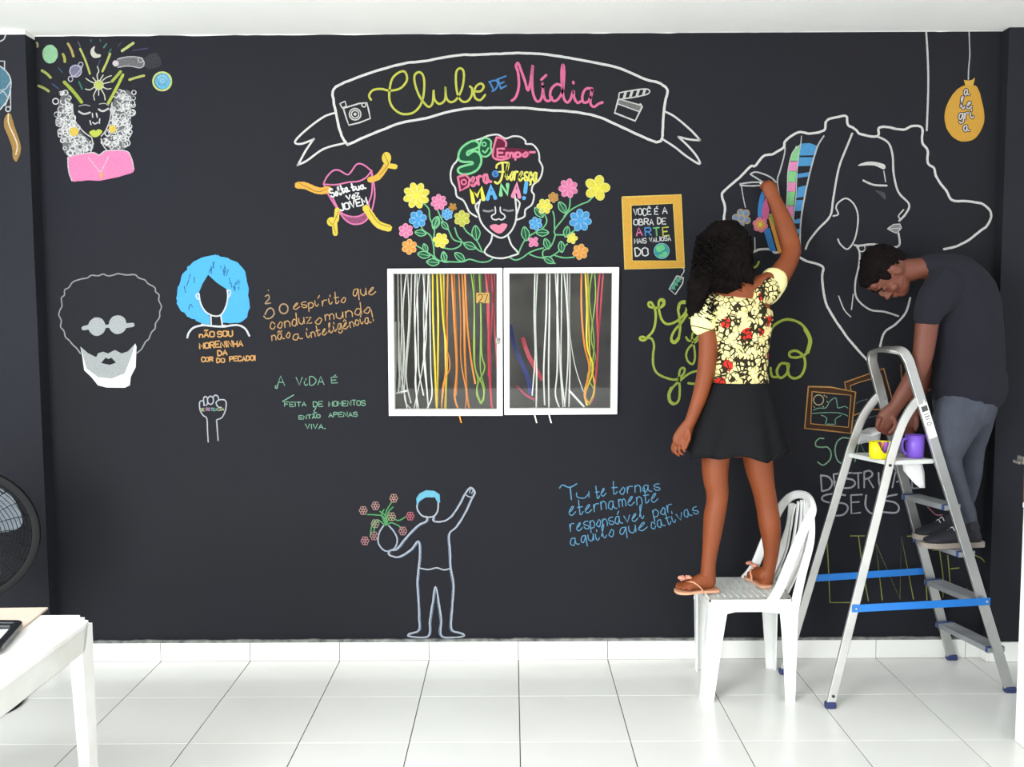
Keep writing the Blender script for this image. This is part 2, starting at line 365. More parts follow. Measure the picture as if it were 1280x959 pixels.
class Drawing:
    """chalk strokes and rubbed areas lying on the wall; (x, y) in crop pixels mapped by T = (x0, y0, scale)"""
    def __init__(s, name, label, cat, T, d=0.0, group=None):
        s.T = T; s.d = d; s.name = name; s.parts = []; s.label = label; s.cat = cat; s.group = group; s.layer = 0; s.root = None
        s.bm = None; s.rnd = random.Random(name+label); s.q = 0
    def W(s, p, l):
        v = at(s.T[0]+p[0]*s.T[2], s.T[1]+p[1]*s.T[2], s.d+0.0005+0.00022*l+s.q*0.000004); return v
    def part(s, name, col, layer=1, cover=0.8):
        s.flush(); s.bm = bmesh.new(); s.pn = name; s.pc = chalk(col, cover); s.l = layer
    def stroke(s, pts, w=3.0, closed=False, sm=True, taper=False, wob=0.0):
        """w in image pixels"""
        s.q = (s.q+1) % 45
        P = [(x, y, 0) for x, y in pts]
        if closed: P = P+[P[0]] if not sm else P
        if sm and len(P) > 2: P = catmull(P, 5, closed)
        P = [Vector(p) for p in P]
        if closed and sm: P.append(P[0])
        r = s.rnd; hw = w/2/s.T[2]; n = len(P); L = []; R = []
        ph = r.uniform(0, 50)
        for i, p in enumerate(P):
            t = P[min(i+1, n-1)]-P[max(i-1, 0)]
            if t.length < 1e-6: t = Vector((1, 0, 0))
            t.normalize(); nn = Vector((-t.y, t.x, 0))
            k = 1+0.16*noise.noise(Vector((i*.7+ph, 0, 0)))
            if taper: k *= max(.25, math.sin(math.pi*(i+.6)/(n+.2)))**.5
            off = nn*wob*noise.noise(Vector((i*.5+ph, 9, 0)))/s.T[2]
            a = hw*k
            L.append(s.bm.verts.new(s.W(p+off+nn*a, s.l))); R.append(s.bm.verts.new(s.W(p+off-nn*a, s.l)))
            if i in (0, n-1) and not closed:          # rounded chalk ends
                e = -t if i == 0 else t
                A = s.bm.verts.new(s.W(p+off+e*a*.8+nn*a*.55, s.l)); B = s.bm.verts.new(s.W(p+off+e*a*.8-nn*a*.55, s.l))
                s.bm.faces.new((L[-1], A, B, R[-1]))
        for i in range(n-1): s.bm.faces.new((L[i], L[i+1], R[i+1], R[i]))
    def fill(s, pts, sm=True, jag=0.0):
        s.q = (s.q+1) % 45
        P = catmull([(x, y, 0) for x, y in pts], 4, True) if sm else [Vector((x, y, 0)) for x, y in pts]
        if jag: P = [p+Vector((s.rnd.uniform(-jag, jag), s.rnd.uniform(-jag, jag), 0)) for p in P]
        V = [s.bm.verts.new(s.W(p, s.l)) for p in P]
        for t in tessellate_polygon([P]):
            try: s.bm.faces.new([V[i] for i in t])
            except ValueError: pass
    def disc(s, c, r, ry=None, n=20, jag=0.0):
        s.fill([(c[0]+r*math.cos(2*math.pi*k/n), c[1]+(ry or r)*math.sin(2*math.pi*k/n)) for k in range(n)], False, jag)
    def ring(s, c, r, w=2.0, ry=None, a0=0, a1=360, n=14):
        P = [(c[0]+r*math.cos(math.radians(a0+(a1-a0)*k/n)), c[1]+(ry or r)*math.sin(math.radians(a0+(a1-a0)*k/n))) for k in range(n+1)]
        s.stroke(P, w)
    def text(s, t, p0, p1, h, w=2.0, shear=0.0, hs=0.0, jit=0.06):
        """text t, baseline from p0 to p1, capital height h (crop px)"""
        G = [glyph(c) for c in t]; gap = 1.3; tot = sum(g[1]+gap for g in G)-gap
        dx, dy = p1[0]-p0[0], p1[1]-p0[1]; Ln = math.hypot(dx, dy); ux, uy = dx/Ln, dy/Ln; sx = Ln/tot*.97; sy = h/6.0*.86; x = 0
        for g, gw in G:
            jy = s.rnd.uniform(-jit, jit)*h; js = 1+s.rnd.uniform(-jit, jit)
            for sm, pts in g:
                Q = []
                for a, b in pts:
                    X = (x+a)*sx+b*sy*shear; Y = b*sy*js+jy
                    Q.append((p0[0]+X*ux+Y*uy, p0[1]+X*uy-Y*ux))
                if len(Q) == 2 and math.dist(*Q) < 1: Q = [Q[0], (Q[0][0]+1.5, Q[0][1]-1.5)]
                s.stroke(Q, w, sm=sm)
            x += gw+gap
    def words(s, col, cover, L, w, **k):
        for t, a, b, h in L:
            s.part('word' if len(t) > 1 else 'letter', col, 1, cover); s.text(t, a, b, h, w, **k)
    def flush(s):
        if s.bm is not None and len(s.bm.verts): s.parts.append((s.pn, s.bm, s.pc))
        s.bm = None
    def end(s):
        s.flush(); xs = [v.co for _, b, _ in s.parts for v in b.verts]
        loc = Vector(((min(v.x for v in xs)+max(v.x for v in xs))/2, -s.d, min(v.z for v in xs)))
        if len(s.parts) == 1:
            n, b, m = s.parts[0]; me = bpy.data.meshes.new(s.name)
            for f in b.faces:
                f.normal_update()
                if f.normal.y > 0: f.normal_flip()
            b.to_mesh(me); b.free(); me.materials.append(m); me.transform(Matrix.Translation(-loc))
            o = bpy.data.objects.new(s.name, me); COL.objects.link(o); o.location = loc; tag(o, s.label, s.cat, s.group); s.root = o; return o
        s.root = empty(s.name, loc, s.label, s.cat, s.group)
        for n, b, m in s.parts:
            for f in b.faces:
                f.normal_update()
                if f.normal.y > 0: f.normal_flip()
            me = bpy.data.meshes.new(n); b.to_mesh(me); b.free(); me.materials.append(m); me.transform(Matrix.Translation(-loc))
            o = bpy.data.objects.new(n, me); COL.objects.link(o); o.parent = s.root
        return s.root
def Tc(x0, y0, w, outw): return (x0, y0, w/outw)

WHITE, GREY, PINK, YEL, LIME, ORG, BLU, GRN = 'e6e6e2', 'b9bab8', 'f07fae', 'efe23c', 'bcc94a', 'f0b03c', '4aa6e6', '7fd69a'

# ---- A. cosmic portrait, top left
D = Drawing('chalk_portrait', 'chalk portrait of a face with grey curls, pink blouse and planets bursting from the head', 'drawing', Tc(0, 20, 240, 1046))
def inside(p, poly):
    c = False; j = len(poly)-1
    for i in range(len(poly)):
        if (poly[i][1] > p[1]) != (poly[j][1] > p[1]) and p[0] < (poly[j][0]-poly[i][0])*(p[1]-poly[i][1])/(poly[j][1]-poly[i][1])+poly[i][0]: c = not c
        j = i
    return c
for poly in ([(330, 400), (300, 470), (300, 560), (320, 640), (335, 710), (370, 765), (500, 735), (505, 690), (450, 640), (400, 570), (390, 480), (370, 410)],
             [(645, 395), (730, 395), (730, 500), (718, 580), (706, 650), (690, 722), (600, 725), (560, 690), (560, 670), (600, 610), (612, 480)]):
    D.part('hair_curls', 'e2e3e1', 1, .82)
    x0, x1 = min(p[0] for p in poly), max(p[0] for p in poly); y0, y1 = min(p[1] for p in poly), max(p[1] for p in poly); k = 0; tr = 0
    while k < 105 and tr < 4000:
        tr += 1; p = (D.rnd.uniform(x0, x1), D.rnd.uniform(y0, y1))
        if inside(p, poly): D.ring(p, D.rnd.uniform(8, 17), 1.1, a0=D.rnd.uniform(0, 360), a1=D.rnd.uniform(560, 700), n=8); k += 1
D.part('hair_shade', '8f9092', 0, .5)
D.fill([(345, 410), (315, 520), (340, 700), (370, 755), (495, 735), (500, 690), (440, 630), (398, 560), (380, 430)]); D.part('hair_shade', '8f9092', 0, .5); D.fill([(645, 410), (715, 420), (715, 560), (690, 715), (600, 720), (565, 690), (600, 610), (615, 480)])
D.part('face', 'd8d8d4', 2, .75)
for st, w in (([(395, 480), (400, 540), (420, 590), (460, 635), (500, 662)], 1.4), ([(608, 480), (600, 560), (578, 620), (552, 655)], 1.4), ([(500, 665), (506, 700), (495, 738)], 1.4), ([(550, 668), (562, 705), (582, 732)], 1.4),
    ([(430, 520), (457, 534), (490, 526)], 2.2), ([(537, 508), (560, 519), (590, 505)], 2.2), ([(430, 492), (460, 484), (490, 490)], .8), ([(540, 480), (570, 476), (592, 488)], .8), ([(503, 530), (505, 552)], 1.6), ([(525, 530), (530, 552)], 1.6), ([(490, 570), (496, 592)], 1.6), ([(543, 560), (541, 585)], 1.6), ([(505, 580), (518, 588), (531, 580)], 1.6), ([(390, 480), (394, 600)], 1.1), ([(610, 470), (615, 590)], 1.1)):
    D.stroke(st, w)
D.part('lips', 'c9d44a', 2); D.fill([(487, 632), (510, 620), (522, 625), (537, 617), (557, 628), (540, 652), (517, 661), (497, 652)])
for c, r in (((403, 630), 25), ((613, 615), 21)): D.part('earring', 'e9c94b', 3); D.disc(c, r)
D.part('blouse', 'ef86b8', 2, .85); D.fill([(370, 785), (380, 765), (440, 752), (500, 744), (540, 757), (580, 734), (630, 731), (685, 735), (715, 770), (729, 830), (710, 858), (570, 893), (470, 897), (392, 898), (378, 850)], jag=2)
D.part('blouse_outline', 'e4dfe2', 3, .7); D.stroke([(392, 898), (375, 850), (370, 790), (382, 765), (500, 744), (540, 757), (580, 734), (685, 735), (716, 775), (729, 835)], 1.3); D.stroke([(480, 770), (545, 850)], .9); D.stroke([(592, 765), (550, 850)], .9)
D.part('pendant', 'e8b06a', 4); D.disc((552, 868), 9, 17)
for a, b, w, c in (((350, 360), (445, 470), 4.2, 'a9bd3c'), ((436, 178), (490, 315), 2.6, 'bfc560'), ((600, 205), (558, 302), 2.8, 'bfc560'), ((670, 320), (590, 475), 3.6, 'b9c748'), ((657, 302), (610, 356), 3.6, 'b0bd4a'), ((785, 325), (705, 347), 3, 'c0c466'), ((727, 147), (665, 190), 3.4, 'c9cf7c'), ((370, 150), (400, 220), 3, 'c5b062'), ((343, 208), (353, 250), 3.2, 'b9b94c'), ((228, 297), (276, 336), 3.2, 'b5bb5a'), ((208, 380), (265, 410), 3.2, 'b0b65a'), ((200, 145), (204, 168), 2.4, 'c0be8a')):
    D.part('light_ray', c, 1, .78); D.stroke([a, ((a[0]+b[0])/2+3, (a[1]+b[1])/2-2), b], w)
for a, b, w, c in (((318, 283), (340, 307), 1.4, '4c6f8f'), ((285, 370), (320, 398), 1.4, '5a6f9a'), ((430, 358), (447, 397), 2.2, '3f8f76'), ((565, 172), (580, 152), 2, '5f9a8a'), ((590, 205), (606, 180), 1.5, '4f8f86'), ((643, 165), (660, 145), 1.4, '50606f'), ((725, 188), (805, 176), 1.6, '55557a'), ((425, 140), (438, 168), 1, '8a8a8a'), ((495, 130), (497, 140), 1.2, '4fa08a'), ((545, 128), (548, 140), 1.2, '4fa08a'), ((535, 270), (545, 240), 1, '66669a')):
    D.part('small_streak', c, 1, .6); D.stroke([a, b], w)
D.part('sun', 'c6cf62', 3); D.disc((538, 376), 23)
D.part('sun_rays', 'dcdcc8', 2, .75); D.ring((538, 376), 25, 1.1)
for st in ([(533, 348), (529, 322), (538, 300), (530, 275)], [(558, 352), (580, 335), (607, 325)], [(563, 368), (600, 360)], [(562, 388), (585, 398), (605, 395)], [(553, 402), (568, 430), (573, 458)], [(525, 402), (511, 430), (515, 458)], [(538, 402), (537, 432)], [(512, 388), (490, 402), (465, 398)], [(513, 365), (490, 355), (468, 340)], [(545, 350), (562, 322)], [(520, 352), (505, 335)]): D.stroke(st, 1.3)
D.part('moon', 'd8d6c2', 2); D.fill([(517, 164), (497, 180), (494, 207), (512, 228), (545, 224), (547, 210), (527, 206), (513, 188)])
D.part('ringed_planet', '8d8aa6', 1, .7); D.disc((412, 300), 31)
D.part('planet_rings', 'c8c6d6', 2, .75); D.ring((412, 300), 32, 1.2); D.ring((440, 264), 12, 1.2); D.ring((384, 343), 12, 1.2, 14); D.stroke([(378, 330), (412, 322), (448, 280)], 1)
D.part('green_planet', '9bd3a2', 2); D.disc((273, 207), 42, 51, jag=1)
D.part('comet', 'dccfd2', 3); D.disc((630, 258), 17)
D.part('comet_tail', '8b8b8d', 1, .55); D.fill([(640, 232), (700, 222), (772, 232), (790, 262), (770, 282), (700, 272), (645, 280)])
D.part('comet_outline', 'c9c5c8', 2, .7); D.stroke([(640, 235), (700, 222), (765, 228), (785, 258), (765, 282), (700, 272), (642, 280)], 1.3); D.ring((765, 240), 13, 1.2)
D.part('comet_dust', '55555c', 0, .4); D.fill([(780, 235), (850, 200), (880, 260), (840, 285), (790, 280)])
D.part('spiral_planet', '5fb6de', 2, .85); D.disc((886, 356), 42)
D.part('spiral_lines', 'cfdc86', 3, .8); D.ring((884, 356), 49, 2.4); D.part('spiral_centre', 'd6ecf2', 4, .6); D.ring((884, 352), 26, 1, a1=560); D.ring((884, 352), 10, 1)
D.end()

# ---- B. dream catcher on the left pillar
D = Drawing('chalk_dreamcatcher', 'blue chalk dreamcatcher with a golden feather on the left pillar', 'drawing', Tc(0, 40, 60, 338), d=0.085)
D.part('web_disc', '5a8ca0', 1, .68); D.fill([(0, 243), (35, 270), (65, 310), (76, 360), (68, 430), (45, 490), (0, 545)], False)
D.part('hoop', 'cfd3d6', 2, .75)
for st, w in (([(0, 240), (35, 268), (66, 310), (77, 360), (68, 430), (45, 490), (0, 547)], 1.6), ([(0, 410), (40, 400), (75, 345)], 1.2), ([(0, 430), (25, 420), (60, 470)], 1.2), ([(74, 400), (75, 545)], 1.3), ([(70, 435), (36, 520)], 1.3)): D.stroke(st, w)
D.stroke([(0, 205), (32, 205), (32, 262)], 1.4, sm=False); D.ring((57, 543), 17, 1.5); D.stroke([(0, 66), (28, 50), (38, 22)], 1.6)
D.part('feather', 'b08a48', 1, .75); D.fill([(62, 570), (34, 600), (29, 660), (58, 740), (86, 820), (90, 880), (118, 912), (148, 820), (130, 740), (102, 665), (84, 600)], jag=1.5)
D.part('feather_quill', 'ead9b8', 2); D.stroke([(58, 580), (62, 650), (105, 745), (122, 805), (112, 862)], 1.6)
D.end()

# ---- C. title banner
D = Drawing('chalk_banner', 'large white chalk ribbon banner reading Clube de Mídia', 'drawing', Tc(350, 50, 270, 1280))
k3 = lambda L: [(x+1280, y) for x, y in L]
D.part('ribbon_outline', WHITE, 1, .82)
D.stroke([(400, 622), (372, 580), (350, 520), (325, 400), (312, 325), (320, 290), (345, 270), (400, 245), (520, 200), (650, 160), (760, 135), (860, 125), (960, 105), (1080, 88), (1150, 88), (1280, 82)]+k3([(130, 78), (260, 82), (380, 98), (520, 122), (700, 158), (800, 195), (890, 235), (960, 252), (1005, 280), (1016, 310), (1000, 380), (990, 480), (985, 580), (955, 605), (920, 595), (850, 565), (720, 505), (620, 460), (520, 435), (420, 422), (290, 415), (160, 402), (0, 402)])+[(1130, 405), (1000, 425), (860, 465), (720, 490), (600, 535), (480, 585), (400, 622)], 3.1, wob=.6)
D.part('ribbon_tail', WHITE, 1, .8); D.stroke([(325, 432), (260, 455), (170, 520), (100, 585), (92, 612), (130, 615), (196, 590), (196, 591), (150, 660), (108, 738), (108, 739), (160, 715), (260, 645), (380, 612)], 2.5)
D.part('ribbon_tail', WHITE, 1, .8); D.stroke(k3([(1003, 425), (1060, 455), (1150, 530), (1206, 590), (1206, 594), (1150, 590), (1085, 575), (1084, 577), (1140, 630), (1190, 690), (1206, 735), (1130, 690), (1060, 635), (990, 590)]), 2.5)
D.part('lettering_clube', 'c9cc46', 2, .85)
for st in ([(540, 355), (528, 330), (550, 298), (600, 290), (650, 300), (710, 288), (747, 250), (752, 215), (735, 186), (700, 195), (665, 230), (650, 290), (648, 350), (665, 395), (700, 428), (740, 440), (790, 430), (830, 390), (850, 330), (855, 250), (845, 205), (822, 190), (798, 210), (800, 260), (825, 330), (860, 380), (885, 396), (905, 370), (910, 300)],
    [(910, 300), (915, 350), (938, 377), (962, 372), (980, 345), (980, 275), (985, 340), (1010, 368), (1045, 352), (1078, 290), (1090, 220), (1085, 180), (1065, 168), (1045, 190), (1043, 260), (1055, 330), (1080, 364), (1112, 362), (1135, 330), (1138, 290), (1125, 275)],
    [(1140, 300), (1185, 305), (1207, 278), (1192, 258), (1165, 272), (1150, 305), (1157, 343), (1187, 356), (1216, 325)]): D.stroke(st, 2.7)
D.part('lettering_de', '4a90d2', 2); D.T = (0, 0, 1)
for st in ([(612, 102), (617, 112.5)], [(611, 102.5), (619, 100.5), (622.5, 105), (619, 112), (615, 114)], [(622.5, 99), (626, 111)], [(621, 99.5), (632.5, 95)], [(624, 105), (630, 102.5)], [(626, 111), (633, 107)]): D.stroke(st, 1.9)
D.T = Tc(620, 50, 270, 1280)
D.part('lettering_midia', 'e8709f', 2, .85)
for st in ([(92, 360), (112, 345), (128, 310), (136, 260), (130, 190), (118, 155), (130, 136), (145, 170), (170, 240), (190, 300), (205, 240), (218, 148), (214, 220), (217, 300), (232, 350), (250, 365), (268, 348), (277, 300), (275, 252), (280, 310), (290, 350), (312, 362), (332, 340)],
    [(268, 236), (297, 208)], [(388, 272), (360, 262), (328, 290), (322, 335), (345, 362), (372, 345), (395, 300), (403, 220), (402, 160), (394, 150), (388, 200), (392, 280), (402, 345), (422, 370), (442, 350), (458, 300), (463, 340), (482, 372), (505, 362)], [(458, 247), (459, 257)],
    [(570, 288), (532, 290), (512, 330), (517, 368), (545, 365), (566, 325), (570, 290), (560, 345), (562, 382), (582, 396), (608, 378), (632, 370)]): D.stroke(st, 3.2)
D.part('clapperboard', 'd9d9d4', 2, .8)
D.stroke([(725, 352), (703, 432), (825, 480), (866, 395), (855, 380)], 2.3, sm=False); D.stroke([(720, 378), (850, 425)], 1.4); D.stroke([(728, 350), (862, 388)], 1.4)
D.stroke([(730, 322), (745, 310), (890, 290), (895, 322), (745, 350), (728, 340), (730, 322)], 1.6)
for i in range(4): x = 748+i*38; D.fill([(x+14, 306-i*5), (x+30, 303-i*5), (x+18, 343-i*6), (x+2, 346-i*6)], False)
D.part('clapper_band', '8d8f8e', 1, .6); D.fill([(728, 354), (860, 390), (850, 420), (721, 376)], False)
D.T = Tc(350, 50, 270, 1280); D.part('camera_sketch', 'd9d9d4', 2, .8)
D.stroke([(375, 405), (395, 470), (408, 505), (470, 490), (535, 465), (525, 415), (515, 372), (470, 376), (375, 405)], 1.8, sm=False)
for r in (34, 22): D.ring((445, 440), r, 1.5)
D.disc((445, 440), 9); D.ring((497, 385), 12, 1.4); D.stroke([(355, 377), (385, 363), (394, 392), (368, 402), (355, 377)], 1.8, sm=False)
D.end()

# ---- D. lips
D = Drawing('chalk_lips', 'pink chalk open mouth wrapped in yellow ribbon reading Solta tua voz jovem', 'drawing', Tc(360, 160, 200, 1066))
D.part('lips_outline', 'e57bb0', 1, .85)
D.stroke([(235, 375), (260, 325), (300, 285), (340, 282), (395, 311), (422, 290), (458, 242), (500, 244), (555, 285), (555, 287), (520, 330), (470, 355), (400, 362), (320, 378), (235, 375)], 1.9)
for st in ([(555, 285), (562, 380), (555, 450), (532, 510)], [(560, 300), (576, 400), (576, 470), (555, 560), (530, 605), (490, 636), (430, 640), (380, 610), (335, 550), (290, 480), (262, 430), (240, 380)], [(300, 470), (350, 560), (420, 590), (480, 585), (525, 550), (540, 510)]): D.stroke(st, 1.9)
D.part('lips_shading', 'd06a9c', 0, .45); D.fill([(340, 560), (420, 595), (480, 590), (530, 560), (530, 605), (470, 638), (400, 622)])
for c, ps, w in (('f0b23c', [(65, 382), (115, 385), (175, 410), (220, 420), (268, 410)], 8.6), ('eab83e', [(545, 345), (598, 328), (640, 275), (662, 235)], 7.5), ('ecd13e', [(328, 545), (322, 615)], 6.5), ('ecd13e', [(310, 630), (315, 705)], 6.4), ('ecd13e', [(520, 535), (560, 595), (605, 645), (672, 668)], 9)):
    D.part('ribbon_end', c, 2, .85); D.stroke(ps, w)
D.part('ribbon_loop', 'eccb3e', 2, .85); D.disc((656, 200), 31, 40); D.part('ribbon_knot', 'ecd13e', 2, .85); D.disc((290, 625), 31); D.part('ribbon_tail', 'eccb3e', 2, .85); D.stroke([(675, 252), (715, 258)], 6.5)
D.part('ribbon_lines', 'a8842a', 3, .6)
for st in ([(640, 175), (660, 215), (665, 250), (610, 315)], [(75, 368), (130, 395), (200, 425), (262, 405)], [(540, 545), (600, 630), (680, 660)], [(270, 615), (300, 640), (335, 560)], [(300, 640), (318, 700)]): D.stroke(st, .8)
D.part('lettering', 'f0f0ee', 3, .88)
D.text('Solta', (292, 465), (415, 418), 62, 1.9); D.text('tua', (428, 420), (520, 398), 52, 1.9); D.text('voz', (392, 478), (480, 458), 62, 1.9); D.text('JOVEM', (350, 552), (535, 502), 52, 1.9)
D.end()

# ---- E. woman with lettering in her hair and flowers on vines
T5 = Tc(540, 160, 240, 1279); T4 = Tc(360, 160, 200, 1066); T6 = Tc(560, 165, 130, 1187)
D = Drawing('chalk_flower_portrait', 'chalk woman with words in her rounded hair above the window', 'drawing', T5)
D.part('hair_outline', WHITE, 1, .82)
D.stroke([(298, 592), (250, 560), (225, 510), (205, 480), (165, 455), (155, 400), (130, 360), (124, 300), (140, 250), (168, 215), (190, 150), (260, 95), (330, 70), (380, 50), (440, 45), (490, 70), (540, 55), (590, 60), (622, 85), (626, 106), (670, 110), (705, 150), (715, 190), (716, 218), (736, 260), (730, 310), (708, 352), (675, 378), (664, 420), (680, 450), (665, 510), (622, 545), (615, 590), (565, 612)], 2.1)
D.part('face', WHITE, 1, .82)
for st in ([(322, 478), (308, 540), (320, 610), (350, 660), (400, 705), (460, 732), (512, 705), (548, 650), (562, 590), (560, 520), (550, 440)], [(318, 490), (290, 515), (300, 555), (315, 582)], [(562, 475), (584, 500), (576, 540), (565, 572)], [(402, 712), (390, 760), (350, 825), (400, 860), (470, 868), (540, 850), (572, 832), (530, 780), (505, 712)]): D.stroke(st, 2.1)
for st in ([(420, 525), (422, 568), (398, 584), (402, 604), (425, 612), (440, 606)], [(447, 606), (465, 612), (486, 596), (480, 578), (457, 560), (455, 528)]): D.stroke(st, 1.6)
D.part('closed_eye', 'a6a7a6', 1, .65); D.stroke([(342, 550), (375, 556), (406, 548)], 2.4); D.part('closed_eye', 'a6a7a6', 1, .65); D.stroke([(478, 545), (508, 552), (540, 548)], 2.4)
D.part('lips', 'f08ba6', 2, .85); D.fill([(384, 655), (420, 640), (445, 648), (470, 636), (502, 645), (480, 685), (450, 704), (415, 690)])
D.T = T6
SP = [(350, 130), (300, 100), (220, 130), (150, 190), (120, 260), (128, 320), (180, 342), (270, 342), (275, 365), (200, 382), (125, 410), (115, 450), (160, 480), (250, 475), (335, 430), (378, 350), (372, 275), (330, 225), (280, 225), (225, 265), (225, 225), (300, 195), (350, 170)]
D.part('letter_fill', '1f5a3c', 1, .75); D.fill(SP); D.part('letter_fill', '1f5a3c', 1, .75); D.fill([(385, 90), (440, 70), (490, 100), (488, 170), (495, 225), (440, 280), (375, 265), (355, 190)])
D.part('lettering_se', '7fd893', 2, .85); D.stroke(SP, 2.7, closed=True); D.stroke([(385, 90), (440, 70), (490, 105), (488, 170), (495, 225), (440, 280), (375, 265), (355, 190)], 2.2, closed=True); D.ring((412, 140), 22, 1.6); D.stroke([(395, 215), (425, 235), (460, 185)], 2)
D.part('letter_fill_pink', '7a2342', 1, .7); D.fill([(555, 60), (620, 75), (662, 120), (655, 165), (600, 310), (520, 290), (512, 230), (538, 120)]); D.part('letter_fill_pink', '7a2342', 1, .7); D.fill([(110, 515), (200, 488), (248, 540), (232, 620), (140, 672)])
D.part('letter_fill_pink', '7a2342', 1, .7); D.fill([(560, 190), (900, 200), (910, 290), (560, 300)])
D.part('lettering_empodera', 'ee7ba0', 2, .85)
D.stroke([(555, 60), (620, 75), (662, 120), (660, 165)], 2.5); D.stroke([(555, 60), (536, 120), (512, 230), (522, 295), (600, 318), (690, 300)], 2.5)
D.text('Empo-', (565, 285), (1005, 280), 110, 2.9, jit=.03)
D.stroke([(110, 515), (200, 488), (248, 540), (232, 620), (140, 672), (112, 515)], 2.8, sm=False); D.ring((180, 572), 28, 1.9)
D.text('era', (268, 618), (500, 565), 200, 3.4, jit=.02)
D.part('letter_e', '4a94dc', 2); D.ring((540, 478), 30, 2.2, a0=0, a1=330); D.stroke([(515, 485), (565, 470)], 1.6)
D.part('lettering_floresca', 'ebe65e', 2, .85); D.stroke([(552, 410), (560, 375), (610, 350), (690, 350)], 2.3); D.stroke([(622, 360), (625, 450), (605, 545), (565, 588), (535, 570)], 2.7); D.stroke([(580, 455), (640, 455)], 2)
D.text('loresça', (655, 540), (1040, 565), 215, 2.5, jit=.02)
for c, ss in (('efe63a', [[(290, 805), (265, 655), (335, 735), (378, 635), (405, 770)]]), ('58b0ea', [[(450, 765), (490, 615), (540, 755)], [(475, 700), (520, 695)]]), ('84d894', [[(603, 720), (605, 602), (680, 710), (680, 600)]]), ('f08fb4', [[(740, 735), (785, 585), (815, 742)], [(760, 680), (805, 680)]]), ('58b0ea', [[(895, 580), (880, 690)], [(868, 752), (866, 760)]])):
    D.part('letter', c, 3, .9)
    for s_ in ss: D.stroke(s_, 5.0, sm=False)
D.end()
V = Drawing('chalk_vine', 'green chalk vine with leaves left of the portrait above the window', 'drawing', T5, group=None)
def leaf(D, c, ang, L):
    a = math.radians(ang); u = (math.cos(a), -math.sin(a)); v = (u[1], -u[0])
    pts = [(c[0]-u[0]*L/2, c[1]-u[1]*L/2), (c[0]+v[0]*L*.28, c[1]+v[1]*L*.28), (c[0]+u[0]*L/2, c[1]+u[1]*L/2), (c[0]-v[0]*L*.28, c[1]-v[1]*L*.28)]
    D.part('leaf', '2f6e4c', 1, .6); D.fill(pts); D.part('leaf_outline', '84d69a', 2, .8); D.stroke(pts, 1.2, closed=True); D.stroke([pts[0], pts[2]], .8)
def vine(D, groups):
    D.part('stem', '74c98a', 1, .8)
    for T, sts in groups:
        D.T = T
        for st in sts: D.stroke(st, 1.7)
vine(V, ((T5, ([(35, 540), (60, 600), (110, 680), (140, 740), (190, 760), (270, 780), (310, 815), (350, 830)], [(152, 665), (170, 720), (197, 755), (180, 790), (130, 807), (75, 798)], [(200, 640), (230, 690), (280, 730), (310, 770), (330, 815)], [(405, 870), (370, 890), (320, 893), (250, 875), (200, 892), (100, 890), (30, 880), (5, 860)])),
         (T4, ([(900, 500), (938, 540), (945, 600), (975, 670), (970, 740)], [(880, 640), (900, 680), (950, 720), (970, 790), (975, 850), (1000, 880), (1066, 895)], [(850, 780), (900, 810), (960, 850), (1000, 880)]))))
for c, a, L in (((85, 650), 130, 65), ((22, 628), 75, 75), ((293, 700), 95, 100), ((252, 785), 160, 85), ((185, 860), 140, 85), ((80, 862), 100, 70)): V.T = T5; leaf(V, c, a, L)
for c, a, L in (((985, 632), 70, 90), ((883, 700), 170, 75), ((915, 800), 110, 60), ((905, 845), 170, 85), ((1040, 858), 100, 70), ((965, 895), 175, 85)): V.T = T4; leaf(V, c, a, L)
V.end()
V = Drawing('chalk_vine', 'green chalk vine with leaves right of the portrait above the window', 'drawing', T5)
vine(V, ((T5, ([(575, 842), (595, 790), (625, 740), (680, 700), (740, 665), (765, 620), (750, 575)], [(515, 862), (555, 880), (600, 865), (650, 830), (700, 810), (742, 800)], [(650, 842), (700, 860), (760, 865), (820, 840), (902, 772)], [(740, 862), (740, 820), (790, 790), (820, 720), (816, 680), (870, 610), (920, 550), (990, 510), (1040, 490), (1075, 455)], [(816, 670), (815, 600), (805, 555)], [(880, 590), (915, 530), (920, 450)], [(825, 712), (900, 710), (940, 690), (970, 660)], [(820, 850), (880, 865), (950, 860)], [(745, 868), (785, 893), (820, 902)])),))
for c, a, L in (((622, 705), 100, 95), ((735, 697), 0, 85), ((712, 562), 130, 85), ((868, 530), 120, 85), ((897, 692), 80, 75), ((765, 772), 110, 75), ((862, 792), 95, 75), ((778, 880), 150, 75)): leaf(V, c, a, L)
V.end()
def flower(x, y, r, col, n, label, centre=None, ph=0, dx=None):
    D = Drawing('chalk_flower', label, 'drawing', (0, 0, 1))
    lighter = {'efe23c': 'f4ee84', 'f07fae': 'f7a6c8', '4aa6e6': '8cc8f0', 'f0a03c': 'f6c478', 'c08a3a': 'd6a65c', 'c9c93e': 'dfe07a'}[col]
    for k in range(n):
        a = ph+2*math.pi*k/n; c = (x+math.cos(a)*r*.6, y+math.sin(a)*r*.6); ca, sa = math.cos(a), math.sin(a)
        P = [(c[0]+ca*r*.4*math.cos(t)-sa*r*.26*math.sin(t)*(8/max(n, 6)), c[1]+sa*r*.4*math.cos(t)+ca*r*.26*math.sin(t)*(8/max(n, 6))) for t in [2*math.pi*q/8 for q in range(8)]]
        D.part('petal', col, 2, .8); D.fill(P)
        if r > 6: D.part('petal_outline', lighter, 3, .8); D.stroke(P, 1.0, closed=True)
    D.part('flower_centre', col, 4, .9); D.disc((x, y), r*.28)
    D.end()
Y_, P_, B_, O_, T_, L_ = 'efe23c', 'f07fae', '4aa6e6', 'f0a03c', 'c08a3a', 'c9c93e'
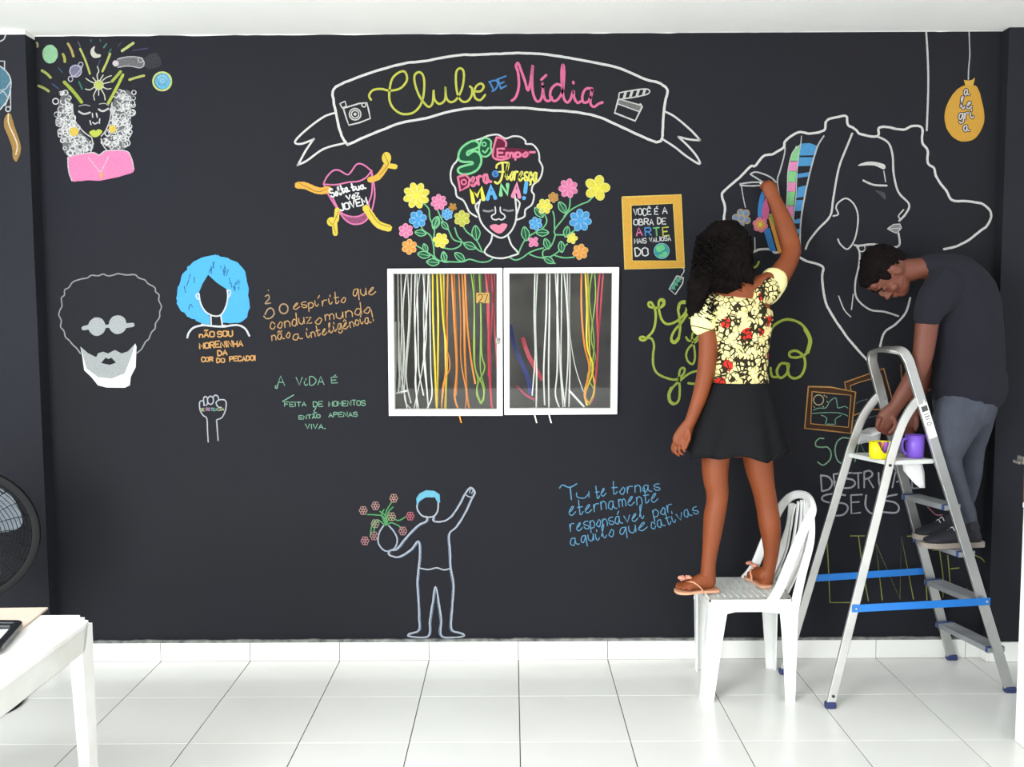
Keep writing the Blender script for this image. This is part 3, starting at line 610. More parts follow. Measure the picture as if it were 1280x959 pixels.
for a in ((520.4, 244.4, 16.5, Y_, 8, 'large yellow chalk flower highest on the left vine'), (548.6, 252.9, 10, P_, 7, 'pink chalk flower right of the large left yellow one'), (522.3, 274, 11, B_, 6, 'blue chalk flower under the large left yellow one'), (507.3, 288.5, 9, P_, 6, 'pink chalk flower at the far left edge of the vine'),
          (511.6, 308.6, 9.5, O_, 6, 'orange chalk flower lowest on the left vine'), (551, 300.7, 9.6, Y_, 6, 'yellow chalk flower low on the left vine'), (558.8, 267.9, 7, B_, 6, 'small blue chalk flower beside the hair outline'), (565.9, 258.9, 5.6, T_, 5, 'tiny tan chalk flower left of the hair outline'), (577.5, 273.2, 10, L_, 6, 'olive yellow chalk flower nearest the face on the left'),
          (680.7, 258, 9.6, Y_, 6, 'yellow chalk flower just right of the hair outline'), (691.6, 246.9, 6.3, T_, 6, 'small tan chalk flower between yellow and pink on the right'), (710.4, 235.4, 12, P_, 7, 'large pink chalk flower on the right vine'), (746.4, 235, 16, Y_, 5, 'large yellow chalk flower at the far right of the vine'),
          (669.5, 279.7, 8.3, B_, 6, 'small blue chalk flower right of the chin'), (725.4, 275.4, 14, B_, 7, 'large blue chalk flower on the right vine'), (715, 298, 6.8, Y_, 5, 'small yellow chalk flower under the large blue one'), (725.4, 314.8, 9.8, O_, 6, 'orange chalk flower lowest on the right vine'), (666.7, 302.6, 7, P_, 4, 'small pink chalk flower right of the neck')):
    flower(*a, ph=a[0])

# ---- F. golden frame with a motto, price tag
T7 = Tc(760, 230, 270, 893)
D = Drawing('chalk_picture_frame', 'golden yellow chalk picture frame with a motto right of the window', 'drawing', T7)
for q in ([(60, 55), (300, 45), (270, 80), (95, 88)], [(300, 45), (315, 345), (283, 318), (270, 80)], [(315, 345), (70, 350), (100, 318), (283, 318)], [(70, 350), (60, 55), (95, 88), (100, 318)]):
    D.part('frame_bar', 'e6ad36', 1, .85); D.fill(q, False)
D.part('frame_lines', 'f5d562', 2, .8); D.stroke([(58, 54), (302, 44), (316, 346), (70, 352), (58, 54)], 1.4, sm=False); D.stroke([(95, 88), (270, 80), (284, 318), (100, 318), (95, 88)], 1.2, sm=False)
D.part('lettering', 'dedfdc', 2, .82)
D.text('VOCÊ', (107, 130), (180, 127), 30, 1.35); D.text('É', (193, 126), (207, 126), 28, 1.4); D.text('A', (226, 122), (245, 121), 28, 1.4)
D.text('OBRA', (107, 168), (190, 168), 28, 1.35); D.text('DE', (205, 166), (240, 165), 28, 1.35); D.text('MAIS', (110, 245), (160, 243), 22, 1.05); D.text('VALIOSA', (172, 240), (262, 233), 20, 1.05); D.text('DO', (114, 300), (168, 294), 38, 1.6)
for ch, x, c in (('A', 118, 'e06fa0'), ('R', 155, '4a90d2'), ('T', 190, '6fc07a'), ('E', 228, 'c9cc56')): D.part('letter', c, 2); D.text(ch, (x, 213), (x+24, 211), 38, 1.8)
D.part('globe', '3fa0a6', 2, .8); D.disc((222, 277), 31); D.part('globe_land', '6fd68a', 3, .8); D.fill([(200, 260), (225, 250), (235, 268), (212, 282), (200, 275)]); D.fill([(225, 285), (245, 280), (240, 300), (222, 300)]); D.fill([(210, 295), (220, 292), (222, 303), (212, 302)])
D.part('globe_outline', '8adbe0', 4, .7); D.ring((222, 277), 31, 1)
D.end()
D = Drawing('chalk_price_tag', 'small white chalk price tag hanging from the golden frame', 'drawing', T7)
D.part('tag_outline', 'd8dad6', 1); D.stroke([(307, 345), (315, 358), (303, 380)], 1.2); D.stroke([(285, 380), (312, 388), (308, 412), (278, 457), (253, 435), (285, 380)], 1.6, sm=False); D.ring((300, 390), 4, .9)
D.part('dollar_signs', '5fc09a', 2); D.text('$$$', (272, 440), (302, 395), 22, 1.2)
D.end()

# ---- G. looping lime lettering behind the girl
T8 = Tc(800, 360, 100, 599)
D = Drawing('chalk_lettering', 'looping lime green chalk lettering behind the girl in the patterned blouse', 'drawing', T8)
D.part('upper_flourish', 'b4c743', 1, .85)
D.stroke([(50, 380), (20, 366), (0, 375), (8, 390), (35, 390), (60, 365), (95, 325), (113, 270), (118, 200), (108, 150), (85, 110), (65, 112), (68, 138), (100, 147), (145, 148), (178, 128), (180, 95), (158, 85), (140, 110), (145, 180), (165, 240), (200, 270), (250, 262), (300, 230), (342, 180), (350, 120), (330, 100), (300, 115), (285, 160), (295, 220), (300, 300), (288, 375), (260, 410), (236, 400), (238, 360), (265, 310), (310, 260), (360, 190), (412, 150)], 3.0)
D.stroke([(345, 110), (300, 115), (287, 160)], 3.6); D.stroke([(290, 375), (262, 408), (238, 395)], 4.2); D.stroke([(160, 88), (180, 110), (165, 135)], 3.6)
D.part('lower_flourish', 'a9bf4a', 1, .82)
D.stroke([(55, 374), (88, 382), (105, 430), (98, 500), (100, 580), (130, 640), (200, 675), (270, 686), (320, 650), (335, 612), (318, 598), (298, 620), (292, 680), (298, 760), (290, 840), (255, 870), (222, 850), (216, 800), (250, 740), (310, 685), (370, 640), (432, 620)], 2.8); D.stroke([(235, 750), (217, 800), (225, 850), (250, 868)], 4.2)
D.stroke([(362, 714), (402, 718)], 3)
D.part('middle_flourish', 'b0c446', 1, .82); D.stroke([(345, 368), (365, 395), (410, 387), (436, 352), (420, 325), (396, 338), (390, 380), (405, 440), (412, 520), (395, 570), (360, 550), (345, 500), (365, 450), (410, 410), (452, 372)], 2.6); D.stroke([(370, 224), (392, 228)], 3)
D.T = T7; D.part('closing_flourish', 'b4c743', 1, .85)
D.stroke([(670, 612), (690, 582), (740, 560), (800, 580), (836, 640), (825, 695), (790, 716), (755, 715), (751, 697), (778, 690), (808, 712), (815, 750), (800, 790), (772, 804), (748, 790), (742, 745)], 3.2); D.stroke([(815, 600), (836, 645), (825, 695)], 5)
D.stroke([(748, 745), (715, 743), (698, 775), (712, 802), (738, 785), (748, 748)], 3.2); D.stroke([(672, 760), (678, 795), (700, 798)], 3); D.stroke([(590, 347), (612, 342), (624, 322)], 2.6)
D.end()

# ---- H. continent outline with a woman's profile
T9 = Tc(890, 20, 390, 850); T10 = Tc(890, 170, 150, 899)
D = Drawing('chalk_mural_portrait', 'large white chalk outline of Africa holding a woman in profile with closed eyes', 'drawing', T9)
D.part('continent_outline', WHITE, 1, .82)
D.stroke([(32, 560), (35, 520), (27, 490), (35, 475), (75, 440), (105, 410), (118, 408), (140, 382), (165, 376), (195, 358), (200, 340), (235, 317), (265, 320), (305, 312), (312, 285), (340, 276), (366, 273), (370, 296), (390, 308), (405, 322), (450, 328), (455, 305), (480, 303), (520, 310), (545, 300), (572, 305), (573, 345), (587, 365), (588, 400), (605, 415), (610, 435), (625, 460), (638, 475), (655, 502), (700, 505), (740, 514), (761, 540), (750, 570), (725, 590), (700, 610), (665, 628), (632, 635)], 2.9, wob=.7)
D.stroke([(228, 645), (250, 665), (300, 682), (300, 715), (310, 780), (340, 835), (380, 890), (425, 940)], 2.9, wob=.7); D.stroke([(97, 632), (112, 642), (130, 636), (160, 636), (172, 645), (190, 640)], 2.9); D.stroke([(540, 768), (528, 808), (500, 840), (470, 862), (458, 900)], 2.6)
D.part('profile', 'dcdcd8', 1, .8)
for st, w in (([(382, 320), (370, 350), (350, 400), (340, 440), (330, 500), (322, 545), (290, 580), (265, 612), (255, 635)], 2.5), ([(450, 328), (480, 345), (492, 380), (495, 430), (508, 480), (537, 513), (527, 540), (510, 558)], 2.5), ([(522, 528), (508, 545), (514, 553)], 1.6), ([(508, 592), (510, 625), (480, 630), (440, 622), (400, 626), (388, 624)], 2.5),
    ([(330, 545), (344, 540), (338, 522), (345, 508), (366, 497), (388, 515), (398, 550), (390, 605), (370, 635), (350, 622), (343, 608)], 1.9), ([(395, 628), (402, 645), (400, 680), (390, 730), (395, 770), (430, 800), (470, 806), (508, 818)], 2.2), ([(385, 758), (380, 800)], 1.4), ([(345, 763), (360, 800), (378, 820)], 1.4), ([(412, 448), (440, 460), (476, 462)], 2.4), ([(468, 422), (473, 452)], 1.2)): D.stroke(st, w)
D.ring((408, 633), 9, 1.3)
D.part('eyebrow', 'dcdcd8', 1, .85); D.fill([(398, 408), (415, 399), (440, 397), (470, 405), (468, 418), (440, 407)])
D.part('lips', '9b9c9a', 1, .7); D.fill([(478, 580), (495, 568), (512, 567), (516, 578), (502, 592)]); D.part('lips_outline', 'dcdcd8', 2, .8); D.stroke([(478, 580), (495, 568), (512, 567), (516, 578), (502, 592), (478, 580)], 1.3, sm=False); D.stroke([(484, 580), (512, 578)], 1)
D.part('cheek_shade', '66676a', 1, .5); D.fill([(445, 476), (470, 482), (472, 500), (458, 488)])
D.T = T10; D.part('headband_lines', 'c8cac8', 3, .8)
for st, w in (([(548, 85), (540, 150), (510, 260), (490, 330), (500, 420), (520, 540)], 1.7), ([(670, 0), (665, 60), (650, 150), (636, 280), (630, 440), (612, 600), (612, 740)], 1.2), ([(838, 0), (790, 80), (745, 230), (712, 370), (690, 480), (668, 620), (660, 760), (662, 872)], 1.9), ([(660, 68), (612, 110), (585, 180), (568, 280), (565, 400), (558, 520), (550, 600)], 1.3)): D.stroke(st, w)
for st, w in (([(290, 283), (325, 270), (380, 283), (440, 310), (482, 348)], 1.9), ([(288, 288), (340, 320), (392, 352)], 1.9), ([(210, 360), (300, 347), (397, 350)], 1.9), ([(213, 370), (300, 374), (382, 368)], 1.9), ([(220, 372), (234, 460), (250, 535)], 1.3), ([(320, 762), (322, 850)], 1.4), ([(272, 722), (275, 780), (282, 848)], 1.2)): D.stroke(st, w)
LX = [(90, 625), (110, 610), (190, 580), (265, 568), (350, 566), (420, 565), (525, 555), (605, 552), (665, 575), (745, 602)]
RX = [(60, 665), (90, 655), (190, 645), (265, 635), (350, 630), (420, 626), (525, 614), (605, 610), (745, 612)]
def lerp(T, y):
    for (a, b), (c, e) in zip(T, T[1:]):
        if a <= y <= c: return b+(e-b)*(y-a)/(c-a)
    return T[0][1] if y < T[0][0] else T[-1][1]
for y0, y1, c in ((75, 188, '86d68c'), (190, 262, 'ee8fc0'), (264, 346, '86d68c'), (348, 416, 'ee8fc0'), (418, 522, '86d68c'), (524, 602, 'ee8fc0'), (604, 666, '86d68c'), (668, 742, 'ee8fc0')):
    D.part('headband_block', c, 1, .85); D.fill([(lerp(LX, y0)+3, y0), (lerp(RX, y0)-3, y0), (lerp(RX, y1)-3, y1), (lerp(LX, y1)+3, y1)], False, 2)
for q in ([(665, 58), (730, 52), (797, 75), (776, 145), (655, 145)], [(650, 160), (762, 160), (745, 225), (642, 225)], [(636, 285), (732, 272), (725, 303), (635, 316)], [(645, 385), (710, 370), (690, 455), (630, 466)], [(630, 482), (686, 480), (668, 562), (620, 565)], [(615, 630), (666, 615), (660, 655), (612, 658)], [(612, 702), (660, 695), (657, 735), (615, 742)], [(625, 812), (660, 805), (660, 850), (636, 860)]):
    D.part('headband_stripe', '4f9fd8', 1, .82); D.fill(q, False, 2)
for c in ((215, 573), (256, 578), (178, 612), (222, 620), (263, 632), (216, 662), (192, 645)): D.part('berry', '7d9fc0', 1, .75); D.disc(c, 23)
D.part('berry_outline', 'cfae86', 2, .75)
for c in ((215, 573), (256, 578), (178, 612), (222, 620), (263, 632), (216, 662)): D.ring(c, 24, 1.2)
D.part('blue_stripe', '3f8fd6', 1, .85); D.fill([(388, 395), (360, 450), (345, 530), (345, 612), (376, 605), (385, 500), (402, 420)]); D.fill([(385, 702), (432, 688), (482, 862), (430, 862)], False, 2)
D.part('pink_stripe', 'e0669a', 1, .82); D.fill([(402, 460), (380, 530), (375, 610), (415, 625), (430, 560), (415, 500)])
D.part('orange_stripe', 'eba23e', 1, .85); D.fill([(420, 612), (446, 600), (522, 868), (500, 885), (480, 820)], False, 2); D.part('green_stripe', '8fae4a', 1, .8); D.fill([(425, 590), (445, 580), (480, 670), (465, 680)], False)
D.part('flower_petals', 'e8829a', 3, .85)
for k in range(6): a = k*math.pi/3+.3; D.disc((362+34*math.cos(a), 665+34*math.sin(a)), 25)
D.part('flower_inner', 'eea858', 4, .85); D.disc((362, 665), 36); D.part('flower_centre', 'f4e23c', 5, .9); D.disc((362, 665), 14)
D.end()
D = Drawing('chalk_line_drawing', 'plain white chalk cord drawn from the ceiling above the profile', 'drawing', T9)
D.part('cord', 'd9d9d6', 1, .8); D.stroke([(583, 33), (588, 120), (589, 200), (585, 312)], 2.4); D.end()

# ---- I. balloon
D = Drawing('chalk_balloon', 'orange yellow chalk balloon on a white string reading alegria', 'drawing', Tc(1160, 60, 120, 885))
D.part('balloon_skin', 'e0a834', 1, .88); D.fill([(335, 345), (250, 400), (187, 500), (155, 600), (160, 700), (200, 790), (270, 850), (340, 862), (420, 842), (480, 775), (515, 690), (518, 600), (495, 480), (468, 390), (430, 345)], jag=1.5)
D.part('balloon_knot', 'e8b644', 1, .88); D.fill([(330, 295), (375, 300), (405, 295), (433, 272), (428, 300), (415, 345), (345, 345)], False)
D.part('string', 'c9cac8', 2, .75); D.stroke([(378, -185), (384, 0), (385, 80), (375, 190), (372, 290)], 1.6)
tx = (('a', (335, 432), (385, 430), 105), ('le', (300, 560), (410, 555), 130), ('gri', (288, 660), (425, 645), 120), ('a', (330, 765), (385, 760), 105))
D.part('letter_shadow', '3a2f2a', 2, .7)
for t, a, b, h in tx: D.text(t, a, b, h, 3.6, jit=0)
D.part('lettering', 'dfd9d6', 3, .85)
for t, a, b, h in tx: D.text(t, a, b, h, 1.6, jit=0)
D.end()

# ---- J. bearded face with round glasses
D = Drawing('chalk_bearded_face', 'white chalk beard and round glasses inside a thin wavy afro outline', 'drawing', Tc(60, 300, 260, 1247))
D.part('hair_outline', 'a9aaa8', 1, .72)
D.stroke([(195, 682), (172, 650), (150, 630), (125, 600), (105, 582), (95, 545), (75, 520), (80, 485), (65, 450), (72, 420), (84, 395), (80, 350), (98, 330), (100, 300), (125, 285), (150, 252), (200, 234), (235, 228), (260, 212), (300, 215), (330, 205), (360, 216), (395, 210), (420, 202), (470, 210), (520, 208), (545, 228), (580, 240), (600, 262), (640, 285), (645, 310), (666, 330), (664, 360), (680, 400), (670, 430), (668, 465), (645, 500), (642, 530), (620, 555), (603, 595), (585, 610), (560, 655), (530, 680)], 1.6)
D.part('glasses', 'b3b8b8', 1, .85); D.disc((293, 520), 52, 56, jag=1); D.disc((418, 508), 54, 57, jag=1); D.stroke([(212, 530), (245, 522)], 5.5); D.stroke([(470, 514), (508, 509)], 5.5); D.stroke([(340, 520), (372, 515)], 4)
D.part('beard', 'b4b9b8', 1, .82); D.fill([(195, 640), (240, 680), (290, 702), (300, 680), (330, 670), (360, 680), (400, 660), (440, 680), (480, 668), (523, 622), (530, 640), (525, 762), (495, 820), (490, 872), (460, 886), (350, 886), (300, 872), (260, 822), (217, 782), (205, 700)], False, 1)
D.part('beard_highlight', 'eef1f0', 2, .9); D.fill([(195, 640), (212, 700), (230, 770), (300, 822), (380, 832), (460, 800), (500, 700), (523, 622), (531, 640), (526, 762), (496, 820), (490, 872), (460, 886), (350, 886), (300, 872), (260, 822), (217, 782), (205, 700)], False, 1)
D.part('mouth', '35373a', 3, .3); D.fill([(318, 738), (345, 706), (362, 714), (380, 706), (407, 736), (370, 749)], False)
D.end()

# ---- K. blue haired bust with saying
T12 = Tc(60, 300, 260, 1247)
D = Drawing('chalk_blue_hair_bust', 'faceless chalk bust with solid sky blue bobbed hair', 'drawing', T12)
out = []; ctr = (990, 310)
for p in catmull([(960, 92, 0), (880, 130, 0), (820, 190, 0), (785, 270, 0), (773, 350, 0), (790, 420, 0), (850, 462, 0), (900, 492, 0), (970, 508, 0)], 5)[:-1]: out.append((p.x+D.rnd.uniform(-6, 6), p.y+D.rnd.uniform(-5, 5)))
inn = [(970, 505), (970, 460), (935, 420), (912, 370), (903, 320), (925, 265), (960, 208), (1010, 255), (1070, 295), (1078, 340), (1066, 400), (1035, 450), (1045, 498)]
for p in catmull([(1060, 500, 0), (1140, 497, 0), (1200, 445, 0), (1203, 330, 0), (1190, 230, 0), (1150, 150, 0), (1060, 105, 0), (1005, 90, 0)], 5): inn.append((p.x+D.rnd.uniform(-5, 5), p.y+D.rnd.uniform(-5, 5)))
D.part('hair', '4db4ea', 1, .92); D.fill(out+inn, False)
D.part('hair_strokes', '3a9ad2', 2, .5)
for k in range(26):
    a = D.rnd.uniform(2.6, 6.6); r0 = D.rnd.uniform(120, 190); c = (990+r0*math.cos(a), 310+r0*.95*math.sin(a)); D.stroke([c, (c[0]+D.rnd.uniform(-15, 15), c[1]+D.rnd.uniform(15, 35))], 1.2)
D.part('outline', 'dfe3e6', 3, .82)
for st, w in (([(905, 322), (915, 380), (945, 430), (990, 455), (1035, 450), (1066, 400), (1078, 340), (1074, 300)], 1.8), ([(903, 320), (888, 330), (895, 352), (908, 355)], 1.5), ([(1074, 302), (1094, 305), (1090, 335), (1076, 340)], 1.5), ([(976, 455), (978, 508)], 1.8), ([(1036, 452), (1045, 508)], 1.8), ([(835, 586), (845, 555), (875, 525), (930, 512), (980, 516), (1050, 520), (1130, 510), (1180, 530), (1207, 575)], 2.4), ([(920, 505), (1000, 520), (1060, 512)], 1.6)): D.stroke(st, w)
D.end()
D = Drawing('chalk_saying', 'small orange chalk saying in four lines under the blue hair', 'writing', T12)
D.part('lettering', 'dba35c', 1, .85)
D.text('nÃO', (908, 585), (1000, 582), 40, 1.7); D.text('SOU', (1018, 582), (1110, 575), 38, 1.7); D.text('MORENINHA', (910, 650), (1175, 635), 40, 1.7); D.text('DA', (1018, 692), (1075, 690), 33, 1.7)
D.text('COR', (922, 732), (990, 728), 30, 1.6); D.text('DO', (1012, 735), (1060, 733), 28, 1.6); D.text('PECADO!', (1090, 728), (1248, 722), 32, 1.6); D.end()

# ---- L. raised fist
D = Drawing('chalk_fist', 'small white chalk raised fist with coloured lettering across it', 'drawing', Tc(235, 480, 70, 839))
D.part('outline', 'c4c8d2', 1, .78)
for st in ([(303, 872), (292, 700), (282, 520), (230, 475), (185, 405), (172, 330), (178, 268), (208, 254), (236, 270), (238, 325)], [(245, 320), (232, 230), (250, 192), (278, 195), (292, 230), (290, 300), (265, 322)], [(295, 220), (330, 185), (372, 205), (380, 265), (350, 305), (305, 290), (292, 240)], [(378, 195), (410, 168), (448, 190), (460, 240)], [(460, 352), (428, 310), (425, 270), (470, 240), (545, 240), (572, 285), (565, 375), (540, 450), (500, 510), (430, 540), (430, 560), (440, 700), (452, 850)], [(430, 320), (460, 352), (495, 350)]): D.stroke(st, 1.5)
for t, a, b, c in (('RE', (190, 415), (250, 405), 'b9c49a'), ('SIS', (268, 400), (330, 400), 'c08ab0'), ('TEN', (345, 405), (430, 405), '7fb6b0'), ('CIA', (445, 400), (540, 400), 'c4c89a')): D.part('lettering', c, 2, .7); D.text(t, a, b, 48, 1.0)
D.end()

# ---- M. orange cursive quotation
D = Drawing('chalk_quotation', 'orange cursive chalk quotation left of the window', 'writing', Tc(320, 350, 160, 1280))
D.part('bubbles', 'c9a67c', 1, .72); D.ring((277, 288), 43, 1.7, 48); D.stroke([(90, 345), (120, 292), (160, 285), (182, 335), (150, 378), (105, 387), (78, 362)], 1.6); D.stroke([(122, 100), (125, 110)], 1.2); D.stroke([(92, 165), (122, 150), (132, 185), (92, 236), (145, 230)], 1.5)
D.words('d9a868', .74, (('espírito', (375, 298), (915, 215), 125), ('que', (975, 170), (1205, 130), 145), ('conduz', (145, 500), (570, 425), 140), ('o', (592, 440), (660, 432), 140), ('mundo', (695, 405), (1160, 325), 135), ('não', (160, 610), (350, 580), 120), ('a', (372, 603), (470, 582), 125), ('inteligência!', (515, 588), (1200, 405), 125)), 1.25, shear=.06)
D.end()
# ---- N. green quotation
D = Drawing('chalk_quotation', 'small pale green chalk quotation in capitals below the orange one', 'writing', Tc(335, 455, 130, 1280))
D.words('8fc8a6', .68, (('A', (115, 262), (208, 258), 140), ('ViDA', (348, 262), (700, 252), 115), ('É', (782, 240), (858, 236), 78), ('FEITA', (205, 525), (475, 518), 62), ('DE', (560, 532), (680, 522), 70), ('MOMENTOS', (750, 522), (1210, 508), 72), ('ENTÃO', (380, 683), (650, 664), 50), ('APENAS', (748, 655), (1110, 643), 60), ('VIVA.', (462, 802), (715, 796), 66)), 1.15)
D.part('flourish', '8fc8a6', 1, .68); D.stroke([(180, 462), (315, 382)], 1.4); D.stroke([(118, 262), (110, 300), (92, 292), (95, 268)], 1.4); D.stroke([(590, 540), (565, 590), (600, 602)], 1.2); D.end()

# ---- O. plain waving figure with a vase of flowers
TO = Tc(430, 600, 210, 959)
D = Drawing('chalk_waving_figure', 'chalk outline of a standing blue haired person with one arm raised near the floor', 'drawing', TO)
D.part('body_outline', 'c3cbd6', 1, .78)
BO = [(470, 208), (470, 235), (420, 262), (350, 335), (300, 395), (262, 402), (258, 428), (310, 440), (380, 400), (425, 350), (432, 430), (425, 500), (418, 590), (424, 690), (428, 790), (426, 858), (375, 878), (372, 893), (478, 893), (490, 800), (505, 700), (522, 610), (542, 700), (556, 800), (560, 893), (675, 895), (678, 878), (618, 858), (614, 790), (622, 690), (626, 590), (610, 500), (606, 400), (602, 310), (645, 265), (695, 185), (728, 112), (748, 70), (722, 44), (694, 78), (655, 150), (610, 212), (560, 238), (512, 235), (512, 208)]
D.stroke(BO, 1.9, wob=.6); D.stroke([(425, 502), (480, 512), (530, 502), (570, 514), (612, 504)], 1.7)
D.part('inner_line', '8aa4c4', 0, .6); D.stroke([(x+7*math.copysign(1, 530-x), y+3) for x, y in BO], 1.3, wob=.8)
D.part('head_outline', 'c3cbd6', 1, .78); D.stroke([(420, 130), (418, 165), (440, 200), (470, 212), (512, 208), (535, 175), (538, 130)], 1.9)
D.part('hair', '6fc0dc', 2, .88); D.fill([(418, 150), (410, 105), (430, 75), (470, 62), (515, 62), (545, 85), (548, 130), (536, 128), (520, 100), (470, 98), (432, 118)], False, 3)
D.part('hand_lines', 'c3cbd6', 1, .7); D.stroke([(692, 82), (712, 96), (736, 98)], 1.5); D.stroke([(716, 74), (722, 50)], 1.2); D.stroke([(728, 78), (738, 58)], 1.2)
D.end()
D = Drawing('chalk_flower_vase', 'round chalk vase of pink outlined flowers on green stems held by the drawn figure', 'drawing', TO)
D.part('vase_outline', 'b8c4d6', 1, .78); D.stroke([(225, 262), (200, 305), (196, 360), (225, 400), (258, 406), (292, 385), (304, 340), (285, 295), (256, 262)], 1.8)
D.part('stems', '5faf6a', 1, .75)
for st in ([(236, 258), (225, 210), (180, 200), (132, 198)], [(240, 258), (235, 205), (205, 180)], [(240, 258), (238, 190), (270, 130)], [(242, 256), (262, 215), (310, 232), (350, 212)], [(242, 258), (270, 245), (312, 262), (325, 280)], [(232, 258), (190, 228), (160, 260), (150, 325)], [(232, 260), (205, 235), (180, 250), (170, 300)], [(240, 255), (250, 190), (280, 155)], [(238, 258), (215, 200), (228, 170)]): D.stroke(st, 1.5)
for cx, cy, c in ((110, 175, 'c99a92'), (180, 148, 'c99a92'), (284, 105, 'd0a092'), (378, 207, 'd4717f'), (336, 292, 'c98f92'), (120, 348, 'c98f92'), (172, 320, 'b98a86'), (272, 210, 'b9a086'), (178, 250, 'a99a86')):
    D.part('blossom', c, 2, .75)
    for k in range(6): a = k*math.pi/3; D.ring((cx+14*math.cos(a), cy+16*math.sin(a)), 8.5, 1.0, n=7)
D.end()

# ---- P. blue cursive quotation
D = Drawing('chalk_quotation', 'sky blue cursive chalk quotation in four slanting lines beside the girl', 'writing', Tc(690, 590, 200, 1280))
D.part('letter', '6ab0da', 1, .76)
D.stroke([(60, 130), (85, 105), (140, 125), (198, 95)], 1.5); D.stroke([(145, 120), (155, 222)], 1.5)
D.words('6ab0da', .76, (('u', (200, 218), (300, 208), 110), ('te', (352, 208), (438, 192), 120), ('tornas', (480, 182), (872, 150), 120), ('eternamente', (138, 348), (872, 235), 140), ('responsável', (148, 475), (755, 372), 130), ('por', (815, 362), (975, 318), 125), ('aquilo', (150, 588), (510, 512), 125), ('que', (545, 505), (772, 462), 125), ('cativas', (800, 462), (1183, 330), 125)), 1.2, shear=.05)
D.end()

# ---- Q. two brown sketched picture frames
TQ = Tc(995, 450, 130, 1133)
D = Drawing('chalk_landscape_frame', 'brown chalk frame around a sketched mountain and sun behind the ladder', 'drawing', TQ)
for q in ([(135, 290), (380, 297), (650, 350), (600, 385), (400, 365), (175, 345)], [(650, 350), (600, 800), (570, 735), (600, 385)], [(600, 800), (380, 775), (95, 745), (160, 695), (570, 735)], [(95, 745), (135, 290), (175, 345), (160, 695)]): D.part('frame_bar', '5a3a22', 1, .6); D.fill(q, False)
D.part('frame_lines', 'd09a52', 2, .8); D.stroke([(135, 290), (380, 297), (650, 350), (600, 800), (380, 775), (95, 745), (135, 290)], 1.7, sm=False); D.stroke([(175, 345), (400, 367), (600, 385), (570, 735), (160, 695), (175, 345)], 1.3, sm=False)
D.part('landscape', '7fb89a', 2, .7)
for st in ([(190, 545), (250, 525), (325, 522), (370, 450), (430, 415), (448, 480), (455, 522), (500, 515), (530, 505), (565, 525)], [(175, 585), (300, 575), (450, 575), (530, 595), (562, 612)], [(275, 602), (320, 620), (335, 645), (320, 695)], [(490, 605), (430, 645), (432, 700)], [(335, 700), (420, 702)]): D.stroke(st, 1.2)
D.part('sun', 'cfc48a', 2, .75); D.ring((246, 436), 54, 1.2)
for p in ((305, 385), (330, 400), (338, 452), (195, 510), (292, 505)): D.stroke([p, (p[0]+8, p[1]+8)], 1.2)
D.end()
D = Drawing('chalk_empty_frame', 'tilted brown chalk frame half hidden behind the ladder loop', 'drawing', TQ)
for q in ([(530, 245), (955, 90), (925, 150), (590, 280)], [(530, 245), (545, 325), (600, 328), (590, 280)]): D.part('frame_bar', '5a3a22', 1, .6); D.fill(q, False)
D.part('frame_lines', 'c8924e', 2, .78); D.stroke([(543, 322), (530, 245), (700, 185), (955, 92), (1052, 445)], 1.6, sm=False); D.stroke([(600, 325), (588, 282), (700, 240), (830, 205)], 1.3, sm=False); D.stroke([(635, 602), (700, 578), (800, 545), (910, 540)], 1.5)
D.stroke([(925, 150), (1000, 440)], 1.2); D.part('sketch_lines', '6f8f8a', 2, .6); D.stroke([(655, 475), (700, 450), (780, 430)], 1); D.stroke([(630, 665), (700, 640)], 1); D.stroke([(780, 630), (890, 605)], 1)
D.end()
D = Drawing('chalk_frame_corner', 'thin brown chalk frame lines between the ladder and the man', 'drawing', (0, 0, 1))
D.part('lines', 'c08f5a', 1, .75); D.stroke([(1166, 452), (1160, 478), (1155, 498)], 1.6); D.stroke([(1166, 450), (1168, 464)], 1.3); D.stroke([(1159, 489), (1163, 487)], 1.2); D.stroke([(1126, 456), (1127.5, 480)], 1.2); D.end()

# ---- R. slogan behind the ladder
TR = Tc(1010, 540, 140, 1096)
D = Drawing('chalk_slogan', 'tall chalk slogan ending in Seus limites written behind the ladder', 'writing', TR)
D.part('line_green', '8fbf9a', 1, .78)
for st in ([(155, 65), (110, 65), (75, 100), (80, 140), (130, 150), (190, 150), (225, 200), (215, 270), (150, 325), (95, 295)], [(340, 55), (290, 90), (265, 170), (280, 260), (320, 305), (380, 290), (440, 220), (450, 140), (410, 70), (345, 55)]): D.stroke(st, 1.6)
for st in ([(460, 290), (500, 80), (590, 285), (620, 70)],): D.stroke(st, 1.4, sm=False)
D.part('line_white', 'b9bcc2', 1, .78)
for st in ([(125, 425), (135, 580)], [(250, 420), (265, 565), (320, 555)], [(250, 415), (315, 405)], [(255, 490), (305, 485)], [(440, 405), (525, 400)], [(490, 405), (495, 550)], [(550, 395), (550, 545)], [(590, 460), (640, 545)], [(855, 395), (825, 545)], [(845, 345), (930, 525)], [(868, 490), (905, 475)], [(1015, 430), (1020, 552)], [(1015, 434), (1052, 434)], [(1020, 552), (1085, 550)], [(1050, 508), (1078, 490)],
    [(530, 613), (425, 618)], [(420, 620), (425, 800), (512, 790)], [(430, 690), (500, 685)]): D.stroke(st, 1.9, sm=False)
